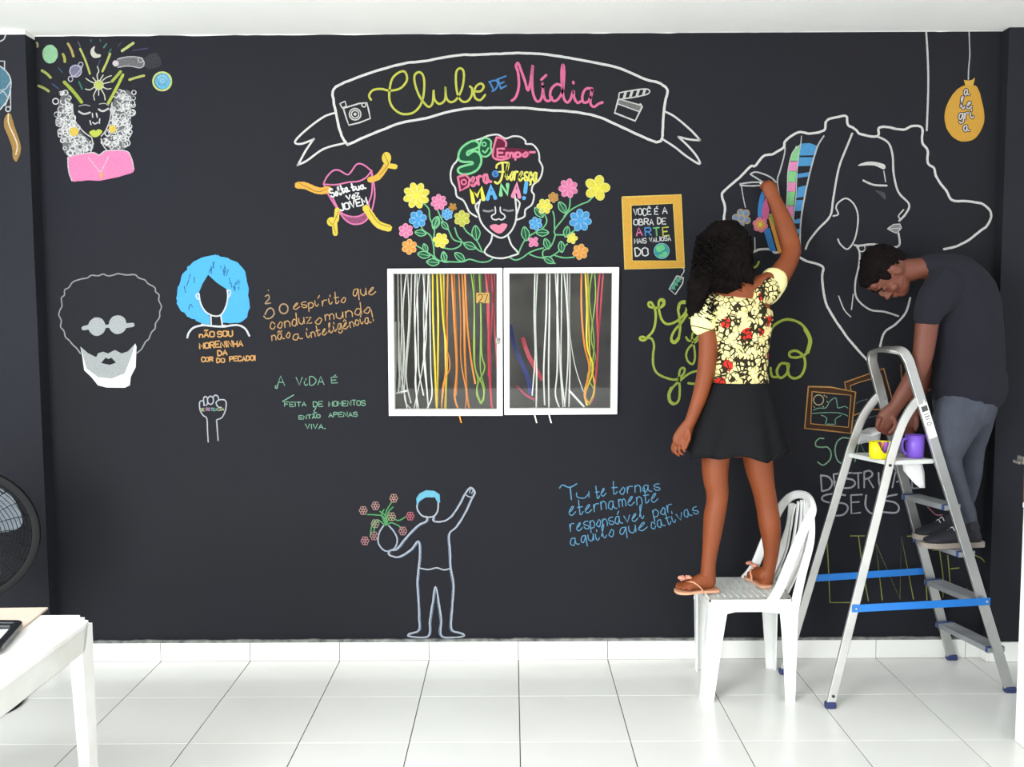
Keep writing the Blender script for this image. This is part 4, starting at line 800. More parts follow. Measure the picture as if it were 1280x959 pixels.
for st in ([(125, 425), (200, 440), (237, 500), (205, 560), (135, 580)], [(425, 400), (370, 410), (360, 450), (440, 470), (460, 510), (420, 545), (350, 550)], [(550, 392), (600, 380), (632, 412), (600, 450), (555, 462)], [(690, 400), (698, 515), (735, 555), (780, 530), (790, 395)], [(365, 620), (250, 607), (160, 622), (137, 660), (200, 690), (350, 700), (390, 750), (340, 812), (215, 820)], [(570, 620), (562, 720), (600, 785), (660, 800), (700, 740), (705, 620)], [(870, 612), (770, 635), (752, 668), (850, 692), (890, 740), (860, 790), (735, 785)]): D.stroke(st, 2.2)
D.T = Tc(1010, 650, 270, 1280); D.part('line_yellow', 'a8ae52', 1, .75)
for st in ([(112, 110), (122, 300), (130, 490), (285, 490)], [(250, 95), (335, 95)], [(300, 100), (325, 300), (358, 480)], [(440, 475), (402, 140), (545, 470), (553, 98), (625, 470)], [(590, 97), (632, 95)], [(700, 370), (705, 475)], [(780, 180), (800, 330), (800, 460)], [(740, 180), (830, 175)], [(828, 210), (845, 400)], [(845, 290), (895, 285)], [(830, 180), (900, 170)]): D.stroke(st, 1.3, sm=False)
D.stroke([(985, 208), (1040, 240), (1068, 320), (1062, 410), (1030, 450)], 1.2); D.stroke([(940, 405), (955, 440)], 1.2)
D.T = Tc(1110, 600, 140, 1119); D.part('pink_curve', 'c9808f', 1, .75); D.stroke([(395, 270), (430, 305), (480, 348), (545, 350)], 1.6); D.part('small_curl', 'a9c9bc', 1, .75); D.stroke([(545, 418), (515, 408), (500, 435), (520, 462), (545, 462)], 1.5)
D.end()
# ================================================================ ribbons hanging behind the window panes
TW = (475, 325, 310/1280)
RIB = {}
def ribbon(pts, col, w=7, d=-0.05, nm='', label='', grp=''):
    """pts in crop px of the window, w width in crop px"""
    m = mat('ribbon_'+nm, col, 0.45, var=0.1, vscale=20)
    P = [at(TW[0]+x*TW[2], TW[1]+y*TW[2], d+dd) for (x, y), dd in zip(pts, [0, .002, -.002, .002, -.002, 0, .002, 0])]
    P = catmull(P, 6); bm = bmesh.new(); hw = w*TW[2]*mpp(d)/2
    tw = rnd.uniform(0, 3); hints = []
    for i in range(len(P)):
        a = .5*math.sin(tw+i*.22); hints.append((math.sin(a), math.cos(a), 0))
    sweep(bm, P, rrect(hw, 0.0007), hints)
    o = bobj('hanging_ribbon', bm, m); return tag(o, label, 'ribbon', grp)
W_ = ('white', 'f4f4ee'); Y2 = ('yellow', 'fbd80c'); O2 = ('orange', 'fb8f10'); G2 = ('green', '9cc23c'); R2 = ('red', 'd8324a'); B2 = ('blue', '2c3a8e')
def lot(kind, items, label, grp, d0=-.05):
    ORD = ['first', 'second', 'third', 'fourth', 'fifth', 'sixth', 'seventh', 'eighth', 'ninth', 'tenth', 'eleventh', 'twelfth', 'thirteenth', 'fourteenth', 'fifteenth', 'sixteenth']
    rank = sorted(range(len(items)), key=lambda i: items[i][0][0][0])
    for k, (pts, w) in enumerate(items):
        lb = label if len(items) == 1 else '%s %s, counted from the left' % (ORD[rank.index(k)], label)
        ribbon(pts, kind[1], w, d0-.012*(k % 5), kind[0], lb, grp)
lot(W_, [([(92, 68), (95, 300), (100, 560), (95, 690)], 7), ([(108, 68), (112, 330), (108, 560), (140, 770)], 6), ([(136, 68), (118, 260), (125, 480), (112, 690)], 7), ([(142, 68), (150, 300), (130, 560), (128, 720), (165, 772)], 6), ([(163, 68), (155, 330), (135, 600), (160, 740)], 7), ([(182, 68), (178, 300), (188, 520), (182, 640), (200, 772)], 6),
         ([(190, 68), (196, 330), (200, 560), (225, 700)], 6), ([(206, 68), (190, 200), (180, 420), (190, 772)], 5), ([(222, 68), (240, 330), (225, 520), (175, 772)], 6), ([(232, 68), (225, 300), (235, 560), (250, 772)], 7), ([(250, 68), (242, 250), (225, 480), (245, 700)], 6), ([(256, 68), (258, 300), (262, 560), (268, 700), (240, 772)], 6),
         ([(80, 320), (82, 500), (78, 690)], 8), ([(98, 320), (95, 520), (112, 690)], 8), ([(110, 330), (118, 520), (100, 660)], 7), ([(75, 690), (140, 675)], 8)], 'narrow white ribbon hanging behind the left window pane', 'white ribbons in the left window')
lot(Y2, [([(272, 68), (274, 300), (284, 560), (292, 772)], 9), ([(294, 68), (300, 300), (298, 560), (294, 772)], 9), ([(312, 68), (325, 300), (345, 500), (335, 772)], 9), ([(328, 68), (330, 280), (338, 480), (340, 772)], 9)], 'bright yellow ribbon hanging behind the left window pane', 'yellow ribbons in the left window')
lot(O2, [([(350, 68), (346, 280), (345, 500), (318, 740)], 7), ([(370, 68), (382, 300), (395, 560), (385, 700), (405, 772)], 9), ([(382, 68), (388, 280), (398, 520), (392, 700)], 9), ([(406, 68), (416, 300), (418, 520), (445, 680), (440, 772)], 5), ([(424, 68), (434, 280), (438, 500), (450, 700), (462, 772)], 10), ([(438, 68), (448, 300), (468, 500), (492, 640)], 9), ([(352, 480), (360, 560), (325, 640), (318, 772)], 5)], 'orange ribbon hanging behind the left window pane', 'orange ribbons in the left window')
lot(G2, [([(470, 68), (485, 200), (488, 420), (492, 560), (530, 650), (535, 720), (512, 740)], 6), ([(482, 68), (488, 200), (484, 500), (505, 620), (498, 690), (520, 740)], 6), ([(512, 68), (520, 250), (524, 480), (540, 560), (500, 660), (525, 745)], 7), ([(520, 68), (521, 330), (518, 560), (540, 670), (520, 740)], 6)], 'lime green ribbon hanging behind the left window pane', 'green ribbons in the left window')
lot(R2, [([(545, 68), (560, 250), (560, 500), (572, 700), (580, 772)], 10), ([(560, 68), (555, 280), (568, 480), (575, 772)], 9), ([(575, 68), (580, 220), (566, 480), (560, 600)], 10), ([(590, 68), (590, 300), (600, 480), (603, 560)], 8)], 'red ribbon hanging behind the left window pane', 'red ribbons in the left window')
lot(W_, [([(800, 68), (795, 280), (800, 500), (785, 700)], 6), ([(812, 68), (802, 300), (808, 560), (806, 772)], 8), ([(862, 68), (858, 280), (845, 560), (850, 750)], 8), ([(876, 68), (874, 300), (870, 560), (872, 772)], 8), ([(905, 68), (918, 300), (930, 560), (945, 760)], 7), ([(918, 68), (915, 300), (915, 560), (905, 690), (925, 760)], 8), ([(938, 68), (936, 300), (935, 560), (955, 760)], 6), ([(950, 68), (968, 280), (970, 520), (955, 740)], 7), ([(966, 68), (970, 260), (980, 500), (975, 760)], 8), ([(980, 68), (978, 300), (985, 420), (1010, 560), (1050, 680)], 4), ([(975, 672), (1055, 760)], 10)], 'white ribbon hanging behind the right window pane', 'white ribbons in the right window', -.05)
lot(O2, [([(1040, 68), (1040, 260), (1055, 440), (1080, 560), (1055, 700), (1085, 740)], 9)], 'orange ribbon hanging at the right of the right window pane', 'orange ribbons in the right window')
lot(Y2, [([(1060, 68), (1068, 250), (1068, 440), (1100, 560), (1060, 690), (1070, 752)], 9), ([(1072, 68), (1076, 280), (1085, 520), (1108, 660), (1075, 750)], 7)], 'yellow ribbon hanging at the right of the right window pane', 'yellow ribbons in the right window', -.06)
lot(G2, [([(1095, 68), (1080, 200), (1105, 420), (1090, 560), (1055, 680), (1085, 745)], 6), ([(1108, 68), (1112, 200), (1090, 400), (1112, 510), (1070, 600), (1108, 680), (1080, 750)], 6)], 'lime ribbon hanging at the right of the right window pane', 'green ribbons in the right window', -.07)
lot(R2, [([(1135, 68), (1120, 250), (1125, 440), (1112, 620)], 9), ([(1152, 68), (1140, 220), (1128, 400), (1115, 600), (1095, 730)], 8)], 'red ribbon hanging at the right of the right window pane', 'red ribbons in the right window', -.06)
ribbon([(735, 400), (770, 500), (838, 620)], 'c83248', 22, -.11, 'dark_red', 'broad red ribbon slanting behind the right window pane', None)
ribbon([(705, 650), (750, 695), (798, 722)], 'c83264', 12, -.10, 'rose', 'short rose ribbon low behind the right window pane', None)
ribbon([(672, 335), (700, 460), (760, 600), (775, 690)], '2c3a8e', 24, -.12, 'dark_blue', 'broad dark blue ribbon slanting behind the right window pane', None)
for x, c, nm, l in ((414, 'e08a22', 'orange', 'orange ribbon end poking out below the left window'), (803, 'c9c9c4', 'white', 'white ribbon end poking out below the right window'), (878, 'c9c9c4', 'white', 'second white ribbon end poking out under the right window')):
    ribbon([(x-5, 800), (x, 820), (x+6, 842)], c, 7, 0.012, nm, l, None)
# numbered yellow slip on the ribbons
p = at(603.5, 372.5, -.031); bm = bmesh.new(); box(bm, p+Vector((-.030, -.0008, -.024)), p+Vector((.030, .0008, .024)))
tagm = mat('number_slip_paper', 'd8a84a', 0.7, var=.06, vscale=20)
e = empty('number_slip', (p.x, p.y, p.z-.024), 'small yellow paper slip with number 27 in the left window', 'sign'); bobj('paper', bm, tagm, e)
D = Drawing('x', 'x', 'x', (0, 0, 1), d=-.0295); D.bm = bmesh.new(); D.l = 0; D.text('27', (598, 378.5), (610, 378.5), 12, 1.15, jit=0); bobj('digits', D.bm, mat('dark_ink', '4a2c14', .6), e)

# ================================================================ plastic chair
m_pl = mat('white_plastic', 'e9ebe8', 0.32, var=0.02, vscale=5)
SZ = 0.432
fn = onz(876, 757, SZ); ff = onz(897, 727, SZ); rn = onz(972, 757, SZ); rf = onz(945, 727, SZ)
nf = onz(885, 874, 0); nr = onz(984, 873, 0); ffo = onz(869, 833, 0); rfo = onz(970, 841, 0)
yN, yF = -0.475, -0.145
def cx(v, y): return v.x
XF0, XR0_ = .822, 1.16      # seat front and rear
chair = empty('plastic_chair', ((XF0+XR0_)/2, (yN+yF)/2, 0), 'white moulded plastic chair the girl stands on', 'chair')
bm = bmesh.new(); n = 10; m_ = 8; grid = []
for i in range(n+1):
    row = []
    for j in range(m_+1):
        u = i/n; v = j/m_; x = XF0-.005+(XR0_-XF0+.02)*u; y = yN+(yF-yN)*v
        z = SZ-.012*math.sin(math.pi*min(1, u*1.1))*math.sin(math.pi*v)-(.010*(1-u/.15) if u < .15 else 0)
        if (i in (0, n)) and (j in (0, m_)): x += .015 if i == 0 else -.015; y += .012 if j == 0 else -.012
        row.append(bm.verts.new((x, y, z)))
    grid.append(row)
for i in range(n):
    for j in range(m_): bm.faces.new((grid[i][j], grid[i+1][j], grid[i+1][j+1], grid[i][j+1]))
bmesh.ops.solidify(bm, geom=bm.faces[:], thickness=-.006)
seat = bobj('seat', bm, m_pl, chair, True)
for k in range(9):                                     # moulded lines of the seat
    x = XF0+.05+k*.028; bm = bmesh.new(); sweep(bm, [Vector((x, yN+.05+(yF-yN-.1)*t/6, SZ+.0015-.012*math.sin(math.pi*min(1, (x-XF0)/(XR0_-XF0)*1.1))*math.sin(math.pi*(.15+.7*t/6)))) for t in range(7)], circ(.0016, 6)); bobj('seat_rib', bm, m_pl, seat, True)
bm = bmesh.new()                                       # apron under the rim
for y, s in ((yN, 1), (yF, -1)):
    pts = [Vector((XF0, y, SZ)), Vector((XR0_+.01, y, SZ)), Vector((XR0_+.01, y, SZ-.085)), Vector((XR0_-.03, y, SZ-.062)), Vector((XR0_-.10, y, SZ-.052)), Vector((XF0+.11, y, SZ-.052)), Vector((XF0+.055, y, SZ-.065)), Vector((XF0+.02, y, SZ-.095)), Vector((XF0, y, SZ-.10))]
    extrude_poly(bm, pts, (0, .006*s, 0))
for x in (XF0, XR0_+.004):
    pts = [Vector((x, yN, SZ)), Vector((x, yF, SZ)), Vector((x, yF, SZ-.09)), Vector((x, yF-.06, SZ-.055)), Vector((x, yN+.06, SZ-.055)), Vector((x, yN, SZ-.09))]
    extrude_poly(bm, pts, (.006, 0, 0))
bobj('apron', bm, m_pl, chair)
def chair_leg(top, foot, sx, sy, wt, wb):
    """L-shaped tapering shell leg: outer corner runs from top to foot"""
    bm = bmesh.new(); prof = lambda w: [(0, 0), (w*sx, 0), (w*sx, .006*sy), (.012*sx, .010*sy), (.006*sx, w*.8*sy), (0, w*.8*sy)]
    rings = []
    for k in range(9):
        t = k/8; p = Vector(top).lerp(Vector(foot), t); w = wt+(wb-wt)*(t**.7)
        rings.append([bm.verts.new((p.x+a, p.y+b, p.z)) for a, b in prof(w)])
    for A, B in zip(rings, rings[1:]):
        for k in range(6): bm.faces.new((A[k], A[(k+1) % 6], B[(k+1) % 6], B[k]))
    bm.faces.new(rings[0]); bm.faces.new(rings[-1][::-1]); bobj('leg', bm, m_pl, chair)
chair_leg((XF0, yN, SZ-.01), (nf.x-.035, -.495, 0), 1, 1, .085, .052)
chair_leg((XF0, yF, SZ-.01), (.835, -.125, 0), 1, -1, .075, .045)
chair_leg((XR0_+.034, yN, SZ-.01), (nr.x+.022, -.495, 0), -1, 1, .085, .040)
chair_leg((XR0_+.030, yF, SZ-.01), (1.20, -.125, 0), -1, -1, .075, .040)
# backrest loop: near side rail, rounded top, far side rail, leaning back
bp = [Vector((1.075, yN+.005, SZ-.02)), Vector((1.115, yN+.002, SZ+.05)), Vector((1.165, yN+.004, SZ+.18)), Vector((1.215, yN+.010, SZ+.30)), Vector((1.250, yN+.028, SZ+.36)), Vector((1.266, yN+.075, SZ+.393)), Vector((1.270, (yN+yF)/2, SZ+.406)),
      Vector((1.255, yF-.075, SZ+.393)), Vector((1.228, yF-.028, SZ+.36)), Vector((1.195, yF-.010, SZ+.30)), Vector((1.145, yF-.004, SZ+.18)), Vector((1.095, yF-.002, SZ+.05)), Vector((1.05, yF-.005, SZ-.01))]
P = catmull(bp, 6); bm = bmesh.new(); sc = []
for i, p in enumerate(P): t = i/(len(P)-1); e_ = abs(t-.5)*2; sc.append((1.0+.35*(e_ > .85), 1.0+.9*(1-e_)**2))
sweep(bm, P, rrect(.017, .010, .007), [(Vector((0, 1, 0)) if abs(i/(len(P)-1)-.5) > .22 else Vector((.35, .0, -.0)).lerp(Vector((0, 1, 0)), min(1, abs(i/(len(P)-1)-.5)/.22)**3)) for i in range(len(P))], scales=[(1+.25*abs(i/(len(P)-1)-.5)*2, 1) for i in range(len(P))])
back = bobj('backrest_loop', bm, m_pl, chair, True)
# rear edge of the shell running from the loop into the rear legs
for y, s in ((yN+.004, 1), (yF-.004, -1)):
    bm = bmesh.new(); P = catmull([Vector((1.250, y+.02*s, SZ+.345)), Vector((1.245, y+.012*s, SZ+.24)), Vector((1.208, y+.004*s, SZ+.10)), Vector((1.176, y, SZ-.05))], 6); sweep(bm, P, rrect(.012, .006, .004), scales=[(1+.7*i/len(P), 1) for i in range(len(P))]); bobj('rear_edge', bm, m_pl, chair, True)
for k in range(9):                                    # vertical slats between loop top and seat
    v = (k+.5)/9; y = yN+.035+(yF-yN-.07)*v; bow = .035*math.sin(math.pi*v)
    P = catmull([Vector((1.258+bow*.4, y, SZ+.386-.05*abs(v-.5)**2*4)), Vector((1.240+bow, y, SZ+.28)), Vector((1.215+bow, (y-(yN+yF)/2)*.92+(yN+yF)/2, SZ+.14)), Vector((1.165+bow*.3, (y-(yN+yF)/2)*.88+(yN+yF)/2, SZ+.01))], 5)
    bm = bmesh.new(); sweep(bm, P, rrect(.0035, .0105, .002)); bobj('back_slat', bm, m_pl, chair, True)

# ================================================================ folding step ladder
m_al = mat('brushed_aluminium', 'bfc0bd', 0.36, metal=0.85, var=.08, vscale=9)
m_alr = mat('ribbed_step_aluminium', 'a6a8aa', 0.5, metal=0.7, var=.1, vscale=14)
m_blue = mat('blue_brace_paint', '1f74c8', 0.4, var=.05)
m_cap = mat('dull_blue_step_cap', '2c4070', .6)
m_foot = mat('blue_black_rubber', '26305c', 0.7)
m_dark = mat('black_plastic', '17181a', 0.45)
A0 = onz(1262, 862, 0.012); A1 = at(1136, 452, .385)           # near climbing rail, foot and top
B0 = onz(1187, 820, 0.012); B0.y = min(B0.y, -.035); B1 = at(1090, 452, .215)
C0 = onz(1040, 884, 0.012); D0 = Vector((C0.x-.085, -.195, .012))
NT = at(1128, 440, .375); NT2 = at(1113, 437, .345); FT2 = at(1100, 437, .27); FT = at(1091, 441, .225)
lad = empty('step_ladder', ((A0.x+C0.x)/2, -.3, 0), 'aluminium folding step ladder with blue braces', 'ladder')
P = [A0]+[A0.lerp(A1, t) for t in (.25, .5, .75, .93)]+catmull([A1, NT, NT2, FT2, FT, B1], 6)+[B1.lerp(B0, t) for t in (.07, .25, .5, .75, 1)]
bm = bmesh.new(); cenN = (A0+B0)/2
fr_n = ((A1-A0).cross(B0-A0)).normalized()             # normal of the climbing frame plane
sweep(bm, P, rrect(.008, .0215, .003), [fr_n]*len(P)); rail = bobj('climbing_rails', bm, m_al, lad)
def rp(z, near=True): a, b = (A0, A1) if near else (B0, B1); return a.lerp(b, (z-a.z)/(b.z-a.z))
for z in (.182, .392, .598, .80):
    a, b = rp(z, True), rp(z, False); ax = (b-a).normalized(); a = a+ax*.006; b = b-ax*.006
    sd = Vector((-ax.y, ax.x, 0)).normalized()
    if sd.x < 0: sd = -sd
    bm = bmesh.new(); prof = [(-.04, -.010), (.04, -.010), (.04, .012)]+[q for k in range(7) for q in ((.034-k*.011, .012), (.031-k*.011, .009), (.0275-k*.011, .009), (.025-k*.011, .012))][:-2]+[(-.04, .012)]
    R = [[bm.verts.new(p+sd*x+Vector((0, 0, y))) for x, y in prof] for p in (a, b)]; n_ = len(prof)
    for k in range(n_): bm.faces.new((R[0][k], R[0][(k+1) % n_], R[1][(k+1) % n_], R[1][k]))
    for rr in R:
        for t in tessellate_polygon([[Vector((x, y, 0)) for x, y in prof]]):
            try: bm.faces.new([rr[i] for i in t])
            except ValueError: pass
    stp = bobj('step', bm, m_alr, lad)
    for p, e in ((a, 1), (b, -1)):
        bm = bmesh.new(); R_ = Matrix.Rotation(math.atan2(ax.y, ax.x), 3, 'Z'); box(bm, p+ax*(.012*e)+Vector((-.009, -.041, -.012)), p+ax*(.012*e)+Vector((.009, .041, .0130)), .002, rot=R_, seg=1); bobj('step_cap', bm, m_cap, stp)
# rear support legs bend into the climbing rails
J1 = rp(1.245, True); J2 = rp(1.245, False)
def sup(foot, J, k):
    up = foot.lerp(J, .82)+Vector((-.055, 0, .02))
    P = [foot, foot.lerp(up, .35), foot.lerp(up, .7)]+catmull([foot.lerp(up, .93), up, up.lerp(J, .45)+Vector((-.012, 0, .035)), J+Vector((-.02, 0, .012)), J+Vector((.0, 0, -.004))], 5)
    bm = bmesh.new(); sweep(bm, P, rrect(.018, .0075, .003)); o = bobj('support_leg', bm, m_al, lad); return foot, up
sA = sup(C0+Vector((0, .02, 0)), J1+Vector((0, .0, 0)), 0); sB = sup(D0, J2, 1)
for p, q in ((sA, 1), (sB, -1)):
    f, u = p
for name, a, b in (('near', onz(1075, 757, 0), 0), ):
    pass
def on_leg(s, z): f, u = s; return f.lerp(u, (z-f.z)/(u.z-f.z))
for s, near in ((sA, True), (sB, False)):
    a = on_leg(s, .405 if near else .435)+Vector((-.012, -.012 if near else .012, 0)); b = rp(.405 if near else .435, near)+Vector((.02, -.026 if near else .026, 0))
    bm = bmesh.new(); sweep(bm, [a, a.lerp(b, .5), b], rrect(.0155, .003, .001), (0, 1, 0)); br = bobj('blue_brace', bm, m_blue, lad)
    for p in (a, b):
        bm = bmesh.new(); ball(bm, p+Vector((.014 if p is a else -.014, -.004 if near else .004, 0)), .006, seg=10); bobj('rivet', bm, m_al, br)
# tray
PZ = 1.006
q = [on_leg(sB, PZ)+Vector((-.01, .01, 0)), on_leg(sA, PZ)+Vector((-.01, -.0, 0)), rp(PZ, True)+Vector((-.012, .012, 0)), rp(PZ, False)+Vector((-.012, -.012, 0))]
bm = bmesh.new(); extrude_poly(bm, [Vector((p.x, p.y, PZ-.018)) for p in q], (0, 0, .018)); bmesh.ops.bevel(bm, geom=bm.edges[:], offset=.004, segments=2, affect='EDGES')
tray = bobj('top_tray', bm, mat('pale_grey_tray', 'd6d8d4', .4), lad)
bm = bmesh.new(); p = on_leg(sA, .99)+Vector((0, -.010, 0)); ball(bm, p, (.0065, .004, .0065), seg=12); bobj('pivot_bolt', bm, m_dark, lad)
bm = bmesh.new(); p = on_leg(sA, .05)+Vector((0, -.010, 0)); ball(bm, p, (.0065, .004, .0065), seg=12); bobj('foot_bolt', bm, m_dark, lad)
for p, w in ((A0, .024), (B0, .024), (C0+Vector((0, .02, 0)), .022), (D0, .022)):
    bm = bmesh.new(); box(bm, (p.x-w, p.y-.016, 0.0005), (p.x+w, p.y+.016, .026), .006); bobj('rubber_foot', bm, m_foot, lad)
# size sticker on the near rail: dark stripes and a number
def rail_patch(name, z0, z1, hw, m, lift=.0009):
    a, b = rp(z0), rp(z1); t = (b-a).normalized(); s_ = fr_n.copy()
    nrm = t.cross(s_).normalized()
    if nrm.y > 0: nrm = -nrm
    off = nrm*(.0083+lift); bm = bmesh.new(); V = [bm.verts.new(v) for v in (a+off-s_*hw, a+off+s_*hw, b+off+s_*hw, b+off-s_*hw)]; bm.faces.new(V); return bobj(name, bm, m, lad)
stk = rail_patch('sticker', 1.10, 1.245, .019, mat('pale_sticker', 'e4e4e0', .5))
for z0, z1, hw in ((1.212, 1.234, .014), (1.188, 1.192, .012), (1.199, 1.2015, .012), (1.178, 1.181, .009)): rail_patch('sticker_print', z0, z1, hw, mat('sticker_ink', '4a4a4a', .6), .0016)
a = rp(1.160); t = (rp(1.2)-a).normalized(); nrm = t.cross(fr_n).normalized(); nrm = -nrm if nrm.y > 0 else nrm
for cc, rr in (((0, 0), 1), ):
    bm = bmesh.new(); P = [a+nrm*.0102+fr_n*(.010*math.cos(2*math.pi*k/14))+t*(.006*math.sin(2*math.pi*k/14)) for k in range(14)]; sweep(bm, P, circ(.0012, 5), nrm, closed=True); bobj('sticker_digit', bm, mat('sticker_ink', '4a4a4a', .6), lad)

# ================================================================ things on the ladder tray
def tray_pt(px, py): return onz(px, py, PZ)
c = tray_pt(1100, 573); c.z = PZ
cup = empty('chalk_tub', c, 'cut open yellow plastic tub of chalk sticks on the ladder tray', 'tub')
m_y = mat('yellow_plastic', 'f0e416', .35); bm = bmesh.new(); R0 = .046; n = 28; hgt = .072; rings = []
for k in range(n+1):
    th = 2*math.pi*k/n; front = math.exp(-((((th-math.radians(285)+math.pi) % (2*math.pi))-math.pi)/.62)**4)
    h = hgt*(1-.62*front); ro = R0*1.0
    rings.append([bm.verts.new(c+Vector((r_*math.cos(th), r_*.8*math.sin(th), z_))) for r_, z_ in ((ro-.003, 0.001), (ro, 0.001), (ro*1.03, h), (ro*1.03-.003, h))])
for A, B in zip(rings, rings[1:]):
    for k in range(4): bm.faces.new((A[k], A[(k+1) % 4], B[(k+1) % 4], B[k]))
bobj('body', bm, m_y, cup, True); bm = bmesh.new(); lathe(bm, c, [(R0-.003, .001), (R0-.003, .005)], 24, 1, .8); bobj('bottom', bm, m_y, cup)
for k, (dx, dy, cl, ti) in enumerate(((-.012, 0, 'c02f7a', .25), (.006, -.01, '9a5ad0', .35), (.014, .008, 'e06aa8', .2), (-.02, .01, '4a2430', -.1), (.024, .002, 'e9e4dc', .4), (-.002, .014, '6a2f52', .1), (.03, .012, '7a6a3a', .15))):
    b = c+Vector((dx, dy, .007)); t_ = b+Vector((ti*.05, 0, .062)); bm = bmesh.new(); sweep(bm, [b, t_], circ(.0055, 8)); tag(bobj('chalk_stick', bm, mat('stick_'+cl, cl, .9)), {'c02f7a': 'dark pink chalk stick in the yellow tub', '9a5ad0': 'violet chalk stick in the yellow tub', 'e06aa8': 'light pink chalk stick in the yellow tub', '4a2430': 'dark maroon chalk stick in the yellow tub', 'e9e4dc': 'white chalk stick in the yellow tub', '6a2f52': 'plum chalk stick at the back of the yellow tub', '7a6a3a': 'olive chalk stick at the right of the yellow tub'}[cl], 'chalk', 'chalk sticks in the yellow tub')
c = tray_pt(1143, 572); c.z = PZ
mug = empty('mug', c, 'purple mug with a handle on the ladder tray', 'mug'); m_p = mat('purple_plastic', '7a54c8', .38)
bm = bmesh.new(); lathe(bm, c, [(.030, .001), (.036, .004), (.0385, .05), (.040, .098), (.036, .098), (.034, .05), (.031, .008), (.001, .008)], 28); bobj('body', bm, m_p, mug, True)
bm = bmesh.new(); sweep(bm, catmull([c+Vector(v) for v in ((-.036, -.006, .085), (-.056, -.010, .078), (-.060, -.010, .052), (-.052, -.009, .026), (-.034, -.005, .018))], 5), rrect(.005, .008, .003)); bobj('handle', bm, m_p, mug, True)
# paper towel under the tub, hanging down on the right
m_cl = mat('white_cloth', 'e2e2e2', .95, var=.04, vscale=12)
def cloth(name, pts, label):
    bm = bmesh.new(); V = [[bm.verts.new(p) for p in row] for row in pts]
    for r1, r2 in zip(V, V[1:]):
        for k in range(len(r1)-1): bm.faces.new((r1[k], r1[k+1], r2[k+1], r2[k]))
    bmesh.ops.subdivide_edges(bm, edges=bm.edges[:], cuts=2, use_grid_fill=True, smooth=.6); bmesh.ops.solidify(bm, geom=bm.faces[:], thickness=.0025)
    return tag(bobj(name, bm, m_cl, None, True), label, 'cloth')
a = tray_pt(1076, 563); a.z = PZ+.012
cloth('paper_towel', [[a+Vector((-.02, -.02, .075)), a+Vector((.04, -.02, .055)), a+Vector((.10, -.02, .078))], [a+Vector((-.01, .04, .06)), a+Vector((.05, .05, .085)), a+Vector((.11, .05, .09))], [a+Vector((.015, .08, .004)), a+Vector((.06, .09, .012)), a+Vector((.12, .09, .004))]], 'crumpled white paper towel behind the yellow tub')
a = tray_pt(1127, 574)
e0 = [Vector((at(px, py, d_).x, -d_, at(px, py, d_).z)) for px, py, d_ in ((1128, 578, .345), (1136, 579, .35), (1152, 578, .345), (1129, 588, .335), (1140, 592, .345), (1155, 590, .335), (1142, 603, .335), (1150, 610, .34), (1156, 610, .335))]
cloth('cleaning_cloth', [e0[0:3], e0[3:6], e0[6:9]], 'white cloth hanging below the ladder tray')

# ================================================================ plastic table at lower left
m_tp = mat('white_table_plastic', 'eeeeec', .4, col2='dddcd4', vscale=5)
TZ = .70
cr = onz(106, 769, TZ); yfar = cr.y; xr = cr.x+.040
tbl = empty('plastic_table', (xr-.4, yfar-.4, 0), 'white square plastic table with stepped corners at the lower left', 'table')
def table_outline(x0, x1, y0, y1):
    s = .028; out = []
    for (cx_, cy_, sx, sy) in ((x1, y1, -1, -1), (x0, y1, 1, -1), (x0, y0, 1, 1), (x1, y0, -1, 1)):
        st = [(2*s, 0), (2*s, .0), (s*1.05, 0), (s, s*.55), (s*.5, s*.65), (s*.45, s*1.2), (0, s*1.3), (0, 2*s)]
        seq = [(cx_+sx*a, cy_+sy*b) for a, b in st]
        if (sx*sy) < 0: seq = seq[::-1]
        out += seq if True else []
    return out
x0, x1, y0, y1 = xr-.78, xr, yfar-.82, yfar
o1 = [(x1-.075, y1), (x1-.055, y1), (x1-.05, y1-.018), (x1-.03, y1-.022), (x1-.024, y1-.042), (x1-.006, y1-.05), (x1, y1-.08)]
def mir(L, fx, fy): return [((x0+x1-x if fx else x), (y0+y1-y if fy else y)) for x, y in L]
outl = o1+mir(o1, 0, 1)[::-1]+mir(o1, 1, 1)+mir(o1, 1, 0)[::-1]
bm = bmesh.new(); extrude_poly(bm, [Vector((x, y, TZ-.012)) for x, y in outl], (0, 0, .012)); top = bobj('tabletop', bm, m_tp, tbl)
bm = bmesh.new(); A = [Vector((x, y, TZ-.001)) for x, y in outl]; B = [Vector((x+(.008 if x < (x0+x1)/2 else -.008), y+(.008 if y < (y0+y1)/2 else -.008), TZ-.088)) for x, y in outl]
VA = [bm.verts.new(p) for p in A]; VB = [bm.verts.new(p) for p in B]
for k in range(len(A)): bm.faces.new((VA[k], VA[(k+1) % len(A)], VB[(k+1) % len(A)], VB[k]))
bmesh.ops.solidify(bm, geom=bm.faces[:], thickness=.005); bobj('apron', bm, m_tp, tbl)
